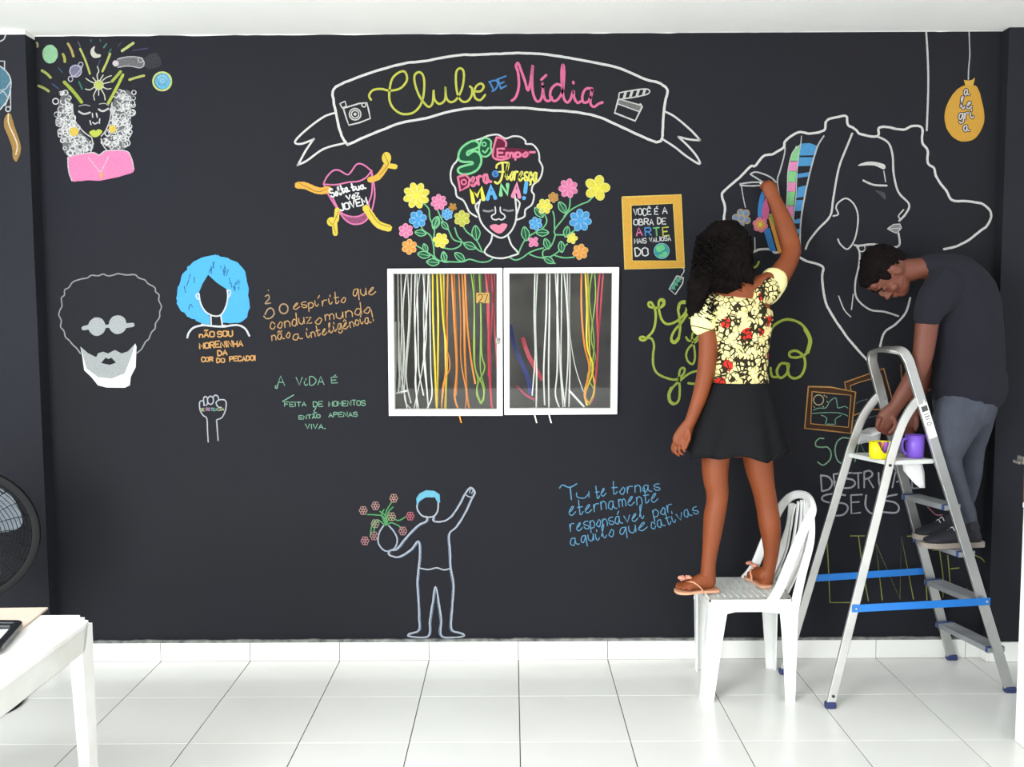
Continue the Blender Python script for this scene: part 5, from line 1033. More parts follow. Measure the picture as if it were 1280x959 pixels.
for fx in (0, 1):
    for fy in (0, 1):
        tx = x1-.012 if not fx else x0+.012; ty = y1-.012 if not fy else y0+.012; sx = -1 if not fx else 1; sy = -1 if not fy else 1
        bm = bmesh.new(); rings = []
        for k in range(5):
            t = k/4; w = .075-.03*t; p = Vector((tx+sx*.0*t, ty+sy*.0*t, TZ-.02-(TZ-.02)*t))
            rings.append([bm.verts.new(p+Vector((a, b, 0))) for a, b in ((0, 0), (w*sx, 0), (w*sx, .01*sy), (.03*sx, .02*sy), (.02*sx, .03*sy), (.01*sx, w*sy), (0, w*sy))])
        for A_, B_ in zip(rings, rings[1:]):
            for k in range(7): bm.faces.new((A_[k], A_[(k+1) % 7], B_[(k+1) % 7], B_[k]))
        bm.faces.new(rings[0]); bm.faces.new(rings[-1][::-1]); bobj('leg', bm, m_tp, tbl)
# beige folder and black framed tablet on it
fo = [onz(-60, 762, TZ+.004), onz(60, 760.5, TZ+.004), onz(24, 789, TZ+.004), onz(-90, 792, TZ+.004)]
bm = bmesh.new(); extrude_poly(bm, [Vector((p.x, p.y, TZ+.001)) for p in fo], (0, 0, .006)); tag(bobj('cardboard_folder', bm, mat('beige_card', 'cbb9a8', .8, var=.05)), 'beige cardboard folder on the plastic table', 'folder')
tb = [onz(-70, 779, TZ+.02), onz(24, 780, TZ+.02), onz(-4, 812, TZ+.02), onz(-90, 816, TZ+.02)]
e = empty('serving_tray', (tb[0].x, tb[1].y, TZ+.001), 'shallow tray with thick black rim on the plastic table', 'tray')
bm = bmesh.new(); extrude_poly(bm, [Vector((p.x, p.y, TZ+.0085)) for p in tb], (0, 0, .006)); bobj('tray_bed', bm, mat('pale_tray_bed', 'd8dadc', .4, col2='a9adb4', vscale=9), e)
cc = sum(tb, Vector())/4; P = []
for k in range(4):
    p, a_, b_ = tb[k], tb[k-1], tb[(k+1) % 4]; P += [p.lerp(a_, .16), p.lerp(a_, .04).lerp(p.lerp(b_, .04), .5), p.lerp(b_, .16)]
P = [Vector((p.x, p.y, TZ+.020)) for p in P]; P = catmull(P, 4, True)
bm = bmesh.new(); sweep(bm, P, rrect(.011, .009, .004), (0, 0, 1), closed=True); bobj('rim', bm, mat('black_rim', '14161a', .3), e, True)
p = onz(7, 783, TZ+.02); bm = bmesh.new(); box(bm, p+Vector((-.03, -.01, -.006)), p+Vector((.02, .012, .006)), .004); tag(bobj('marker_cap', bm, m_dark), 'small black object lying in the tray', 'cap')

# ================================================================ standing fan at far left
fc = at(-46, 671, .62); FR = (at(36, 672, .62)-fc).length
fan = empty('standing_fan', (fc.x, fc.y+.12, 0), 'black standing fan cut off by the left edge behind the table', 'fan')
m_fk = mat('fan_black_plastic', '08090a', .6, spec=.25); m_fb = mat('fan_blade_blue_grey', '2b3c48', .4)
fd = Vector((.34, -.94, 0)).normalized(); fs = Vector((fd.y, -fd.x, 0)).normalized(); fu = Vector((0, 0, 1))
def fp(a, r, o): return fc+fs*(r*math.cos(a))+fu*(r*math.sin(a))+fd*o
bm = bmesh.new(); sweep(bm, [fp(2*math.pi*k/60, FR, 0) for k in range(60)], rrect(.016, .014, .005), fd, closed=True); bobj('guard_rim', bm, m_fk, fan, True)
for side in (1, -1):
    for k in range(16):
        r = FR*(.12+.86*k/16); o = side*(.055*(1-(r/FR)**2.2)+.006)
        bm = bmesh.new(); sweep(bm, [fp(2*math.pi*j/48, r, o) for j in range(48)], circ(.0014, 5), fd, closed=True); bobj('guard_wire', bm, m_fk, fan, True)
    for k in range(24):
        a = 2*math.pi*k/24; bm = bmesh.new(); sweep(bm, [fp(a+.25*t/5, FR*(.12+.88*t/5), side*(.055*(1-(.12+.88*t/5)**2.2)+.006)) for t in range(6)], circ(.0016, 5), fd); bobj('guard_spoke', bm, m_fk, fan, True)
for k in range(3):
    a0 = 2*math.pi*k/3+.4; bm = bmesh.new(); pts = []
    outer = [(a0-.1, .14), (a0-.45, .5), (a0-.5, .8), (a0-.1, .88), (a0+.45, .84), (a0+.6, .6), (a0+.3, .14)]
    V = [fp(a, FR*r, -.018+.04*((a-a0)/.6)*r) for a, r in outer]; V = catmull(V, 3, True)
    vs = [bm.verts.new(v) for v in V]; bm.faces.new(vs); bmesh.ops.triangulate(bm, faces=bm.faces[:]); bmesh.ops.solidify(bm, geom=bm.faces[:], thickness=.003); bobj('blade', bm, m_fb, fan)
bm = bmesh.new(); sweep(bm, [fp(0, 0, .058), fp(0, 0, .066)], circ(FR*.13, 24), fu); bobj('badge', bm, m_fb, fan)
bm = bmesh.new(); sweep(bm, [fp(0, 0, -.03), fp(0, 0, -.09), fp(0, 0, -.17), fp(0, 0, -.19)], circ(1, 20), fu, scales=[.055, .075, .06, .03]); bobj('motor', bm, m_fk, fan, True)
pc = fp(0, 0, -.12); bm = bmesh.new(); sweep(bm, [Vector((pc.x, pc.y, .02)), Vector((pc.x, pc.y, fc.z-.03))], circ(.014, 12)); bobj('pole', bm, m_fk, fan, True)
bm = bmesh.new(); lathe(bm, (pc.x, pc.y, .001), [(.17, 0), (.175, .01), (.15, .025), (.05, .035), (.02, .06)], 28); bobj('base', bm, m_fk, fan, True)

# ================================================================ low white cupboard at right edge
cl_ = onz(1268, 926, 0); ct = Vector((at(1277, 628, -cl_.y).x, cl_.y, at(1277, 628, -cl_.y).z))
m_cb = mat('white_door_paint', 'f0f0ec', .5, var=.02)
cb = empty('white_cupboard', (cl_.x+.25, cl_.y-.2, 0), 'low white cupboard at the right edge of the floor', 'cupboard')
bm = bmesh.new(); box(bm, (cl_.x, cl_.y-.42, .001), (cl_.x+.5, cl_.y, ct.z-.02), .004); bobj('body', bm, m_cb, cb)
bm = bmesh.new(); box(bm, (cl_.x+.012, cl_.y-.44, .05), (cl_.x+.49, cl_.y-.422, ct.z-.04), .003); dr = bobj('door', bm, m_cb, cb)
bm = bmesh.new(); box(bm, (cl_.x+.05, cl_.y-.455, .45), (cl_.x+.065, cl_.y-.44, .55), .003); bobj('handle', bm, m_metal, dr)
bm = bmesh.new(); box(bm, (cl_.x-.002, cl_.y-.445, ct.z-.0195), (cl_.x+.51, cl_.y+.001, ct.z), .002); bobj('top', bm, m_cb, cb)
bm = bmesh.new(); box(bm, (ct.x+.002, cl_.y-.28, ct.z+.001), (ct.x+.20, cl_.y-.002, ct.z+.19), .004); bx_ = empty('wooden_box', (ct.x+.1, cl_.y-.16, ct.z+.001), 'reddish brown wooden box on the white cupboard', 'box'); bobj('case', bm, mat('reddish_wood', '6b4438', .6, var=.15, vscale=9), bx_)
p = at(1274, 578, -cl_.y+.006); bm = bmesh.new(); box(bm, p+Vector((-.008, -.012, -.006)), p+Vector((.03, .03, .006)), .002); box(bm, p+Vector((.008, -.014, -.006)), p+Vector((.02, .03, .022)), .002); bobj('latch', bm, m_metal, bx_)
# ================================================================ people
m_skin = mat('warm_brown_skin', '7e3c15', 0.62, var=.08, vscale=9, bump=.12, bscale=60)
m_skin2 = mat('deep_brown_skin', '6a3a2a', 0.6, var=.10, vscale=9, bump=.12, bscale=60)
m_hair = mat('black_hair', '0d0807', 0.9, var=.3, vscale=30, spec=.12)
def Q(px, py, d, wpx, rb): return (at(px, py, d), wpx*mpp(d)*1.003, rb)
def limb(bm, L, hint=(0, 1, 0), **k): loft(bm, [Q(*q) for q in L], hint, **k)
def tube3(bm, L, **k): loft(bm, L, **k)
def finger(bm, pts, r0, r1):
    n = len(pts); loft(bm, [(Vector(p), r0+(r1-r0)*i/(n-1), (r0+(r1-r0)*i/(n-1))*.9) for i, p in enumerate(pts)], (0.1, 1, 0.1), seg=10, sub=3)

# ---------------------------------------------------------------- girl on the chair, seen from behind
FT_ = at(900, 738, .33)
girl = empty('person', (FT_.x, -.33, SZ), 'person in patterned cream blouse and black skirt standing on the chair, drawing on the wall', 'person')
b = bmesh.new()
dT = .30
# torso, neck, head
limb(b, [(923, 492, .30, 31, .080), (923, 465, .30, 30, .078), (922, 440, .30, 32, .076), (924, 410, .30, 35, .082), (924, 385, .30, 38, .082), (921, 368, .30, 30, .065), (917, 356, .295, 15, .050), (913, 345, .285, 13, .048), (909, 330, .28, 14, .052)])
limb(b, [(923, 480, .30, 31, .082), (922, 505, .30, 35, .092), (922, 530, .30, 37, .095), (922, 548, .30, 34, .085)])
hc = at(907, 315, .275); ball(b, hc, (.072, .088, .100), seg=20)
# face towards the wall: jaw, nose, lips, ears
ball(b, hc+Vector((.004, .045, -.055)), (.050, .045, .052)); ball(b, hc+Vector((.004, .092, -.018)), (.012, .018, .022), seg=10); ball(b, hc+Vector((.004, .084, -.052)), (.022, .012, .010), seg=10)
for s_ in (-1, 1): ball(b, hc+Vector((.074*s_, .005, -.012)), (.010, .018, .028), seg=10); ball(b, hc+Vector((.028*s_, .080, .006)), (.015, .008, .008), seg=10)
# shoulders
limb(b, [(905, 375, .30, 15, .055), (888, 381, .30, 15, .052), (880, 392, .30, 14, .045)])
limb(b, [(940, 365, .29, 16, .055), (958, 356, .27, 15, .050), (968, 350, .25, 14, .045)])
# hanging left arm
limb(b, [(880, 385, .30, 13, .043), (884, 410, .31, 12, .040), (885, 435, .32, 11.5, .037), (883, 458, .325, 11, .036), (880, 475, .33, 10.5, .035), (875, 495, .33, 9.6, .030), (869, 512, .33, 8.4, .026), (863, 527, .33, 7.4, .021), (858, 536, .33, 7.6, .019)])
# palm and relaxed curled fingers
limb(b, [(861, 530, .33, 7.6, .018), (856, 540, .332, 10, .017), (851, 549, .335, 10.5, .016), (849, 554, .335, 9, .014)])
def PF(L): return [at(*q) for q in L]
for L, r0, r1 in (([(847, 549, .315), (841.5, 556, .310), (841, 563, .312), (845, 567, .318)], .0088, .0068), ([(849, 551, .325), (844.5, 559, .322), (845, 566, .325), (849, 569.5, .33)], .0090, .0068), ([(852, 552, .338), (849, 560, .338), (850, 566, .342), (853.5, 568, .346)], .0086, .0066), ([(855, 550, .350), (853, 557, .352), (854, 562, .356), (856, 564.5, .36)], .0076, .006),
    ([(861, 538, .345), (862, 547, .355), (859, 555, .360), (857, 560, .362)], .0092, .0072)): finger(b, PF(L), r0, r1)
# raised right arm
limb(b, [(962, 360, .26, 15, .046), (970, 350, .245, 14.5, .044), (979, 337, .22, 13, .041), (986, 325, .195, 11.8, .038), (989, 312, .17, 12, .037), (986, 298, .15, 12, .036), (981, 282, .13, 11.6, .034), (975, 266, .105, 10, .029), (970, 254, .09, 8.6, .024), (966, 246, .08, 8.2, .021)])
limb(b, [(967, 248, .08, 8.4, .020), (964, 241, .075, 9, .020), (961, 235, .070, 8.5, .018), (960, 231, .066, 7, .016)])
for L, r0, r1 in (([(966, 235, .072), (967.5, 230, .055), (965, 228, .040), (960, 229, .034)], .0085, .0066), ([(962, 232, .068), (963, 228, .052), (960, 227, .038), (956, 229, .032)], .0088, .0066), ([(958, 232, .066), (957, 228, .050), (954.5, 229, .036), (952, 232, .028)], .0086, .0064), ([(969, 239, .074), (971, 235, .058), (969, 232, .044), (965, 232, .038)], .0078, .006),
    ([(958, 240, .078), (954, 236, .064), (952, 234, .048), (951, 233.5, .034)], .0092, .007)): finger(b, PF(L), r0, r1)
# legs
limb(b, [(905, 535, .315, 22, .085), (897, 560, .32, 18.5, .072), (894, 580, .325, 17, .066), (894.5, 600, .33, 15.5, .058), (896.5, 614, .33, 14.2, .054), (896, 628, .335, 13.2, .050), (893, 645, .345, 13.4, .052), (890.5, 665, .35, 12, .045), (888, 685, .35, 10.2, .036), (886, 702, .35, 9.3, .032), (885, 716, .348, 9.6, .034), (885, 727, .345, 10.2, .032)])
limb(b, [(935, 535, .29, 24, .085), (945, 562, .29, 19, .072), (949, 585, .29, 17.5, .064), (953, 605, .29, 15, .056), (956, 619, .285, 14, .053), (959, 635, .285, 13.6, .050), (962, 655, .29, 13.6, .052), (964, 675, .29, 11.5, .043), (964, 692, .288, 9.2, .033), (962, 706, .283, 8.3, .030), (959, 719, .278, 8.5, .031), (957, 728, .275, 9, .03)])
# feet: left points along the wall, right points at the wall
def foot(bm, heel, toe, w, h, up=None, toes=True):
    heel = Vector(heel); toe = Vector(toe); L = toe-heel; u = L.normalized(); s_ = Vector((-u.y, u.x, 0)).normalized(); Z = Vector((0, 0, 1))
    loft(bm, [(heel+Z*h*.48+u*.02, w*.72, h*.48), (heel+L*.3+Z*h*.50, w*.80, h*.50), (heel+L*.55+Z*h*.38, w*.95, h*.38), (heel+L*.76+Z*h*.26, w*1.02, h*.26)], (0, 0, 1), seg=16)
    for k in range(5):
        o = (k-2)*w*.42; ln = (1.0-.05*abs(k-1)*1.2-(.10 if k == 4 else 0)); r = .0115 if k == 0 else .0085
        a = heel+L*.72+s_*o+Z*h*.20; c = heel+L*ln+s_*o*1.02+Z*(r+.001); loft(bm, [(a, r*1.25, r*1.1), (a.lerp(c, .6)+Z*.003, r*1.05, r), (c, r, r*.85)], (0, 0, 1), seg=10, sub=3)
SS = SZ+.012        # top of the sandal sole
h1 = Vector((at(892, 738, .355).x, -.355, SS)); t1 = Vector((at(847, 738, .375).x, -.375, SS)); foot(b, h1, t1, .036, .070)
h2 = Vector((at(955, 738, .285).x, -.300, SS)); t2 = Vector((at(938, 730, .150).x, -.150, SS)); foot(b, h2, t2, .034, .066)
fuse('body', b, m_skin, girl, voxel=.0042, smooth=3)

# curly hair: volume plus ringlets
b = bmesh.new()
ball(b, at(906, 313, .285), (.118, .112, .125), seg=20)
limb(b, [(906, 305, .285, 30, .105), (905, 330, .30, 34, .100), (902, 346, .32, 32, .070), (901, 352, .33, 28, .05)])
limb(b, [(885, 335, .30, 17, .06), (876, 358, .31, 16, .06), (871, 378, .315, 12, .05), (867, 392, .31, 6, .03)])
limb(b, [(925, 330, .30, 14, .06), (931, 345, .31, 12, .05), (935, 356, .31, 7, .03)])
hcen = at(904, 335, .30)
def curly(p): return .010*noise.noise(p*26)+.007*noise.noise(p*60)+.004*noise.noise(p*120)
hair = fuse('hair', b, m_hair, girl, voxel=.005, smooth=2, fold=curly)
r2 = random.Random(5); bm = bmesh.new()
for k in range(520):
    t_ = r2.random(); a = r2.uniform(0, 2*math.pi); py = 290+100*t_
    hw = 36 if t_ < .45 else 34-14*(t_-.45)
    cxp = 905-6*t_; sx_ = math.cos(a); p = at(cxp+hw*sx_*(.86+.26*t_), py, .30+.095*math.sin(a)*(1-.35*t_) if math.sin(a) > 0 else .30+.07*math.sin(a))
    L = r2.uniform(.03, .075)
    if p.x > at(890, 350, .3).x: L = min(L, p.z-at(905, 366, .35).z)
    if L < .02: continue
    rad = r2.uniform(.006, .013); ph = r2.uniform(0, 6); P = []
    for j in range(12):
        q_ = j/11; P.append(p+Vector((rad*math.cos(ph+q_*11)+sx_*.012*q_, rad*math.sin(ph+q_*11), -L*q_)))
    sweep(bm, P, circ(.0034, 4), scales=[1-.6*j/11 for j in range(12)])
o = bobj('hair_strands', bm, m_hair, hair, True); o['kind'] = 'stuff'

# blouse: cream ground with petal blotches, black gaps and red patches
def blouse_mat():
    m = bpy.data.materials.new('patterned_blouse'); t, bs = nt(m); N = t.nodes; L = t.links; bs.inputs['Roughness'].default_value = .85; bs.inputs['Specular IOR Level'].default_value = .2
    tc = N.new('ShaderNodeTexCoord'); ns = N.new('ShaderNodeTexNoise'); ns.inputs['Scale'].default_value = 14; L.new(tc.outputs['Object'], ns.inputs['Vector'])
    va = N.new('ShaderNodeMixRGB'); va.blend_type = 'ADD'; va.inputs[0].default_value = .035; L.new(tc.outputs['Object'], va.inputs[1]); L.new(ns.outputs['Color'], va.inputs[2])
    mp = N.new('ShaderNodeMapping'); mp.inputs['Scale'].default_value = (1, .35, .8); mp.inputs['Rotation'].default_value = (0, .5, 0); L.new(va.outputs[0], mp.inputs[0])
    v1 = N.new('ShaderNodeTexVoronoi'); v1.feature = 'DISTANCE_TO_EDGE'; v1.inputs['Scale'].default_value = 58; L.new(mp.outputs[0], v1.inputs['Vector'])
    v2 = N.new('ShaderNodeTexVoronoi'); v2.inputs['Scale'].default_value = 58; L.new(mp.outputs[0], v2.inputs['Vector'])
    n3 = N.new('ShaderNodeTexNoise'); n3.inputs['Scale'].default_value = 22; L.new(tc.outputs['Object'], n3.inputs['Vector'])
    add = N.new('ShaderNodeMath'); add.operation = 'MULTIPLY_ADD'; L.new(n3.outputs[0], add.inputs[0]); add.inputs[1].default_value = .75; add.inputs[2].default_value = -.275
    lt = N.new('ShaderNodeMath'); lt.operation = 'LESS_THAN'; L.new(v1.outputs['Distance'], lt.inputs[0]); L.new(add.outputs[0], lt.inputs[1])
    sep = N.new('ShaderNodeSeparateColor'); L.new(v2.outputs['Color'], sep.inputs[0])
    ol = N.new('ShaderNodeMix'); ol.data_type = 'RGBA'; ol.inputs[6].default_value = lin('efe2a0'); ol.inputs[7].default_value = lin('cfc184'); L.new(sep.outputs[1], ol.inputs[0])
    # red patches: few larger cells
    v4 = N.new('ShaderNodeTexVoronoi'); v4.inputs['Scale'].default_value = 17; L.new(mp.outputs[0], v4.inputs['Vector']); s4 = N.new('ShaderNodeSeparateColor'); L.new(v4.outputs['Color'], s4.inputs[0])
    gr = N.new('ShaderNodeMath'); gr.operation = 'GREATER_THAN'; gr.inputs[1].default_value = .78; L.new(s4.outputs[0], gr.inputs[0])
    dl = N.new('ShaderNodeMath'); dl.operation = 'LESS_THAN'; dl.inputs[1].default_value = .42; L.new(v4.outputs['Distance'], dl.inputs[0])
    mu = N.new('ShaderNodeMath'); mu.operation = 'MULTIPLY'; L.new(gr.outputs[0], mu.inputs[0]); L.new(dl.outputs[0], mu.inputs[1])
    rd = N.new('ShaderNodeMix'); rd.data_type = 'RGBA'; rd.inputs[7].default_value = lin('c22a22'); L.new(mu.outputs[0], rd.inputs[0]); L.new(ol.outputs[2], rd.inputs[6])
    bk = N.new('ShaderNodeMix'); bk.data_type = 'RGBA'; bk.inputs[7].default_value = lin('2a2416'); L.new(lt.outputs[0], bk.inputs[0]); L.new(rd.outputs[2], bk.inputs[6])
    L.new(bk.outputs[2], bs.inputs['Base Color']); return m
m_bl = blouse_mat(); m_cream = mat('plain_cream_sleeve', 'f0e8a4', .85, var=.03)
def wrinkle(p): return .0022*noise.noise(Vector((p.x*14, p.y*14, p.z*30)))+.0012*noise.noise(p*50)
b = bmesh.new()
limb(b, [(925, 484, .30, 35.5, .096), (925, 468, .30, 35, .092), (925, 445, .30, 35, .089), (926, 420, .30, 37, .093), (926, 398, .30, 40, .095), (926, 386, .30, 38, .094), (927, 379, .30, 33, .089), (928, 373, .30, 28, .082)], caps=False)
limb(b, [(903, 384, .30, 19, .070), (888, 386, .30, 16, .060)]); limb(b, [(942, 376, .295, 18, .068), (958, 362, .28, 18, .060)])
limb(b, [(888, 376, .30, 12, .060), (903, 379, .30, 12, .072), (928, 388, .31, 12, .078), (945, 371, .30, 14, .070)])
blouse = fuse('blouse', b, m_bl, girl, voxel=.005, smooth=5, fold=wrinkle)
b = bmesh.new(); limb(b, [(886, 380, .30, 14.5, .056), (881, 392, .302, 16.5, .056), (880, 405, .305, 17, .055)], (0, 1, 0)); limb(b, [(895, 378, .30, 11, .05), (884, 390, .30, 13, .052)])
sl = fuse('left_sleeve', b, m_cream, blouse, voxel=.005, smooth=4, fold=wrinkle)
b = bmesh.new(); limb(b, [(957, 366, .275, 17, .058), (963, 358, .262, 17.5, .056), (968, 350, .248, 17, .054)])
fuse('right_sleeve', b, m_cream, blouse, voxel=.005, smooth=4, fold=wrinkle)
m_trim = mat('dark_olive_trim', '4a4a26', .8)
def ringpath(c, ra, rb, ax, n=28):
    ax = Vector(ax).normalized(); h = Vector((0, 1, 0)); h = (h-ax*h.dot(ax)).normalized(); a_ = ax.cross(h)
    return [c+a_*(ra*math.cos(2*math.pi*k/n))+h*(rb*math.sin(2*math.pi*k/n)) for k in range(n)]
bm = bmesh.new(); sweep(bm, ringpath(at(880, 411, .305), .0575, .0535, (0.25, 0, 1)), circ(.0022, 6), closed=True); bobj('sleeve_trim', bm, m_trim, sl, True)
# skirt with soft folds
bm = bmesh.new(); rings = []; n = 96
for k in range(15):
    t = k/14; py = 478+(567-478)*t; hw = 35+28*t**.85; cxp = 925-5.5*t; rb = .094+.09*t**.9
    c = at(cxp, py, .305); ra = hw*mpp(.305); ring = []
    for j in range(n):
        a = 2*math.pi*j/n; f = 1+(.060*math.sin(a*9+.7)+.045*math.sin(a*5+2)+.02*math.sin(a*14))*t**1.2
        ring.append(bm.verts.new(c+Vector((ra*f*math.cos(a), rb*f*math.sin(a), (.010*math.cos(a*4+1)+.006*math.sin(7*a))*t))))
    rings.append(ring)
for A, B in zip(rings, rings[1:]):
    for j in range(n): bm.faces.new((A[j], A[(j+1) % n], B[(j+1) % n], B[j]))
bmesh.ops.solidify(bm, geom=bm.faces[:], thickness=.002)
bobj('skirt', bm, mat('black_jersey', '14151a', .85, var=.1, vscale=40, bump=.2, bscale=300), girl, True)
# thong sandals with rosettes
m_sand = mat('salmon_rubber', 'd39a78', .6); m_ros = mat('salmon_fabric_rose', 'd8957c', .8)
for hl, to, w in ((h1, t1, .036), (h2, t2, .034)):
    u = (to-hl).normalized(); s_ = Vector((-u.y, u.x, 0)); L = (to-hl).length; sd = empty('sandal', ((hl+to)/2).to_tuple()[:2]+(SZ,), None)
    sd.parent = girl; sd.location = sd.location-girl.location
    prof = [(-.02, .55), (.0, .8), (.25*L, .85), (.5*L, .82), (.75*L, 1.1), (.95*L, 1.0), (L+.010, .5)]
    pts = [hl+u*a+s_*w*k_*1.05 for a, k_ in prof]+[hl+u*a-s_*w*k_*1.05 for a, k_ in prof[::-1]]
    pts = catmull(pts, 3, True); bm = bmesh.new(); extrude_poly(bm, [Vector((p.x, p.y, SZ+.002)) for p in pts], (0, 0, .010)); bobj('sole', bm, m_sand, sd)
    kn = hl+u*L*.76+Vector((0, 0, .034))
    for sg in (1, -1):
        bm = bmesh.new(); sweep(bm, catmull([kn+Vector((0, 0, .0)), hl+u*L*.62+s_*w*.75*sg+Vector((0, 0, .040)), hl+u*L*.42+s_*w*1.02*sg+Vector((0, 0, .014)), hl+u*L*.38+s_*w*.9*sg+Vector((0, 0, -.004))], 5), rrect(.005, .0022), (0, 0, 1)); bobj('strap', bm, m_sand, sd, True)
    for j, (dx, dz) in enumerate(((0, .012), (-.020, .020), (.014, .024))):
        bm = bmesh.new(); c = kn+u*(.012+dx)+Vector((0, 0, dz))+s_*(.012*(j-1))
        for q_ in range(5): a = q_*2*math.pi/5+j; ball(bm, c+Vector((.008*math.cos(a), .008*math.sin(a), .002*math.sin(3*a))), (.0085, .0085, .007), seg=8)
        ball(bm, c, .008, seg=8); bobj('rosette', bm, m_ros, sd, True)
# chalk in her raised hand
p0, p1 = at(953, 231, .034), at(950.5, 228.5, .004); bm = bmesh.new(); sweep(bm, [p0, p1], circ(.0045, 8)); tag(bobj('chalk_stick', bm, mat('white_chalk_stick', 'e8e8e4', .9)), 'white chalk stick held in the raised hand at the wall', 'chalk')

# ---------------------------------------------------------------- young man bending over the ladder
man = empty('person', (rp(.60).x, -.25, .61), 'person in dark tee shirt and grey trousers bent over the ladder tray', 'person')
b = bmesh.new(); dm = .24
limb(b, [(1212, 500, dm, 36, .10), (1214, 470, dm, 36, .10), (1210, 430, dm, 34, .10), (1202, 390, dm, 33, .11), (1190, 358, dm, 30, .11), (1174, 340, dm, 20, .085), (1160, 336, dm, 14, .056), (1148, 336, dm, 13.5, .050), (1136, 338, dm, 14.5, .050), (1122, 338, dm, 16, .05)])
# head: crown points left, face points down and a little left
hd = at(1108, 340, dm); cr_ = Vector((-.93, 0, .20)).normalized(); fc_ = Vector((-.36, 0, -.93)); fc_ = (fc_-cr_*fc_.dot(cr_)).normalized(); sd_ = Vector((0, 1, 0))
HM = Matrix((( sd_.x, fc_.x, cr_.x), (sd_.y, fc_.y, cr_.y), (sd_.z, fc_.z, cr_.z)))
def hp(s, f, c): return hd+sd_*s+fc_*f+cr_*c
def hb(c, r, seg=14): ball(b, hp(*c), r, rot=HM, seg=seg)
hb((0, -.010, .010), (.074, .092, .092), 22); hb((0, .030, -.040), (.060, .060, .062), 18); hb((0, .058, -.082), (.034, .034, .030)); hb((0, .040, -.070), (.052, .045, .038), 16)
hb((0, .094, -.012), (.0085, .014, .026)); hb((0, .104, -.030), (.014, .013, .011)); hb((-.012, .094, -.032), (.009, .010, .008)); hb((.012, .094, -.032), (.009, .010, .008))
hb((0, .090, -.056), (.024, .012, .0065)); hb((0, .088, -.067), (.020, .012, .0065)); hb((0, .078, .024), (.050, .014, .009)); hb((0, .070, .050), (.050, .02, .03))
for s in (-1, 1):
    hb((.032*s, .078, .004), (.013, .009, .0065)); hb((.076*s, -.008, -.010), (.009, .020, .030)); hb((.080*s, -.012, .004), (.008, .014, .014)); hb((.045*s, .060, -.026), (.022, .022, .020))
# near arm reaching down to the tray
limb(b, [(1180, 358, .30, 20, .060), (1168, 375, .335, 17, .052), (1160, 398, .345, 14.5, .044), (1157, 420, .34, 13.6, .040), (1154, 440, .335, 13, .038), (1149, 458, .325, 12.6, .036), (1140, 476, .31, 12, .034), (1130, 492, .295, 10.6, .029), (1121, 506, .285, 9, .024), (1114, 515, .28, 8.6, .022)])
limb(b, [(1116, 512, .28, 9.5, .024), (1110, 520, .275, 12, .024), (1107, 527, .272, 12.5, .022), (1106, 532, .272, 11, .020)])
for k, (x, y, d) in enumerate(((1098, 530, .292), (1103, 533, .285), (1109, 534.5, .275), (1115, 534, .262))):
    finger(b, PF([(x+1.5, y-6, d), (x-1.5, y+1, d), (x, y+7, d-.008), (x+3.5, y+9, d-.014)]), .0098, .0076)
finger(b, PF([(1117, 522, .300), (1119, 530, .305), (1116, 537, .303), (1112, 541, .298)]), .0105, .008)
# far arm resting on the tray's far side
limb(b, [(1186, 362, .17, 18, .055), (1178, 385, .14, 14, .045), (1174, 412, .135, 12, .038), (1168, 440, .14, 11.5, .035), (1156, 470, .15, 10.5, .03), (1146, 500, .17, 8.4, .023), (1141, 515, .18, 8, .021)])
limb(b, [(1142, 513, .18, 8.5, .02), (1138, 524, .185, 10.5, .018), (1136, 531, .187, 9.5, .016)])
for k in range(4): finger(b, PF([(1130+k*4, 529, .19-.004*k), (1128+k*4, 537, .19-.004*k), (1129+k*4, 544, .187-.004*k)]), .0088, .007)
finger(b, PF([(1146, 522, .20), (1147, 531, .205), (1144, 538, .205)]), .0095, .0075)
# legs inside the trousers down to the ankles
limb(b, [(1200, 505, .27, 26, .08), (1188, 545, .30, 19, .065), (1184, 572, .305, 14, .052), (1194, 605, .30, 11.5, .045), (1206, 635, .29, 9, .036), (1213, 658, .285, 7.4, .030), (1214, 672, .285, 8, .028)])
limb(b, [(1216, 505, .20, 22, .075), (1212, 545, .175, 12, .05), (1208, 580, .165, 10, .04), (1203, 615, .157, 9, .036), (1192, 645, .15, 8, .032), (1190, 662, .15, 7.6, .028)])
fuse('body', b, m_skin2, man, voxel=.0045, smooth=3)
# short hair and eyebrows
b = bmesh.new()
def hb2(c, r, seg=16): ball(b, hp(*c), r, rot=HM, seg=seg)
hb2((0, -.028, .030), (.079, .088, .088), 22); hb2((0, .020, .062), (.068, .062, .050), 18); hb2((0, -.060, -.004), (.064, .048, .062)); hb2((0, .058, .075), (.050, .030, .026))
for s in (-1, 1): hb2((.062*s, .022, .030), (.018, .022, .034), 12)
fuse('hair', b, m_hair, man, voxel=.004, smooth=2, fold=lambda p: .004*noise.noise(p*70)+.003*noise.noise(p*140))
for s in (-1, 1):
    bm = bmesh.new(); sweep(bm, catmull([hp(.012*s, .092, .022), hp(.030*s, .092, .027), (hp(.050*s, .078, .022))], 4), rrect(.004, .002, .001), fc_); bobj('eyebrow', bm, m_hair, man, True)
    bm = bmesh.new(); ball(bm, hp(.032*s, .083, .004), (.010, .006, .005), rot=HM, seg=12); bobj('eye', bm, mat('dark_eye', '1c1210', .3), man, True)
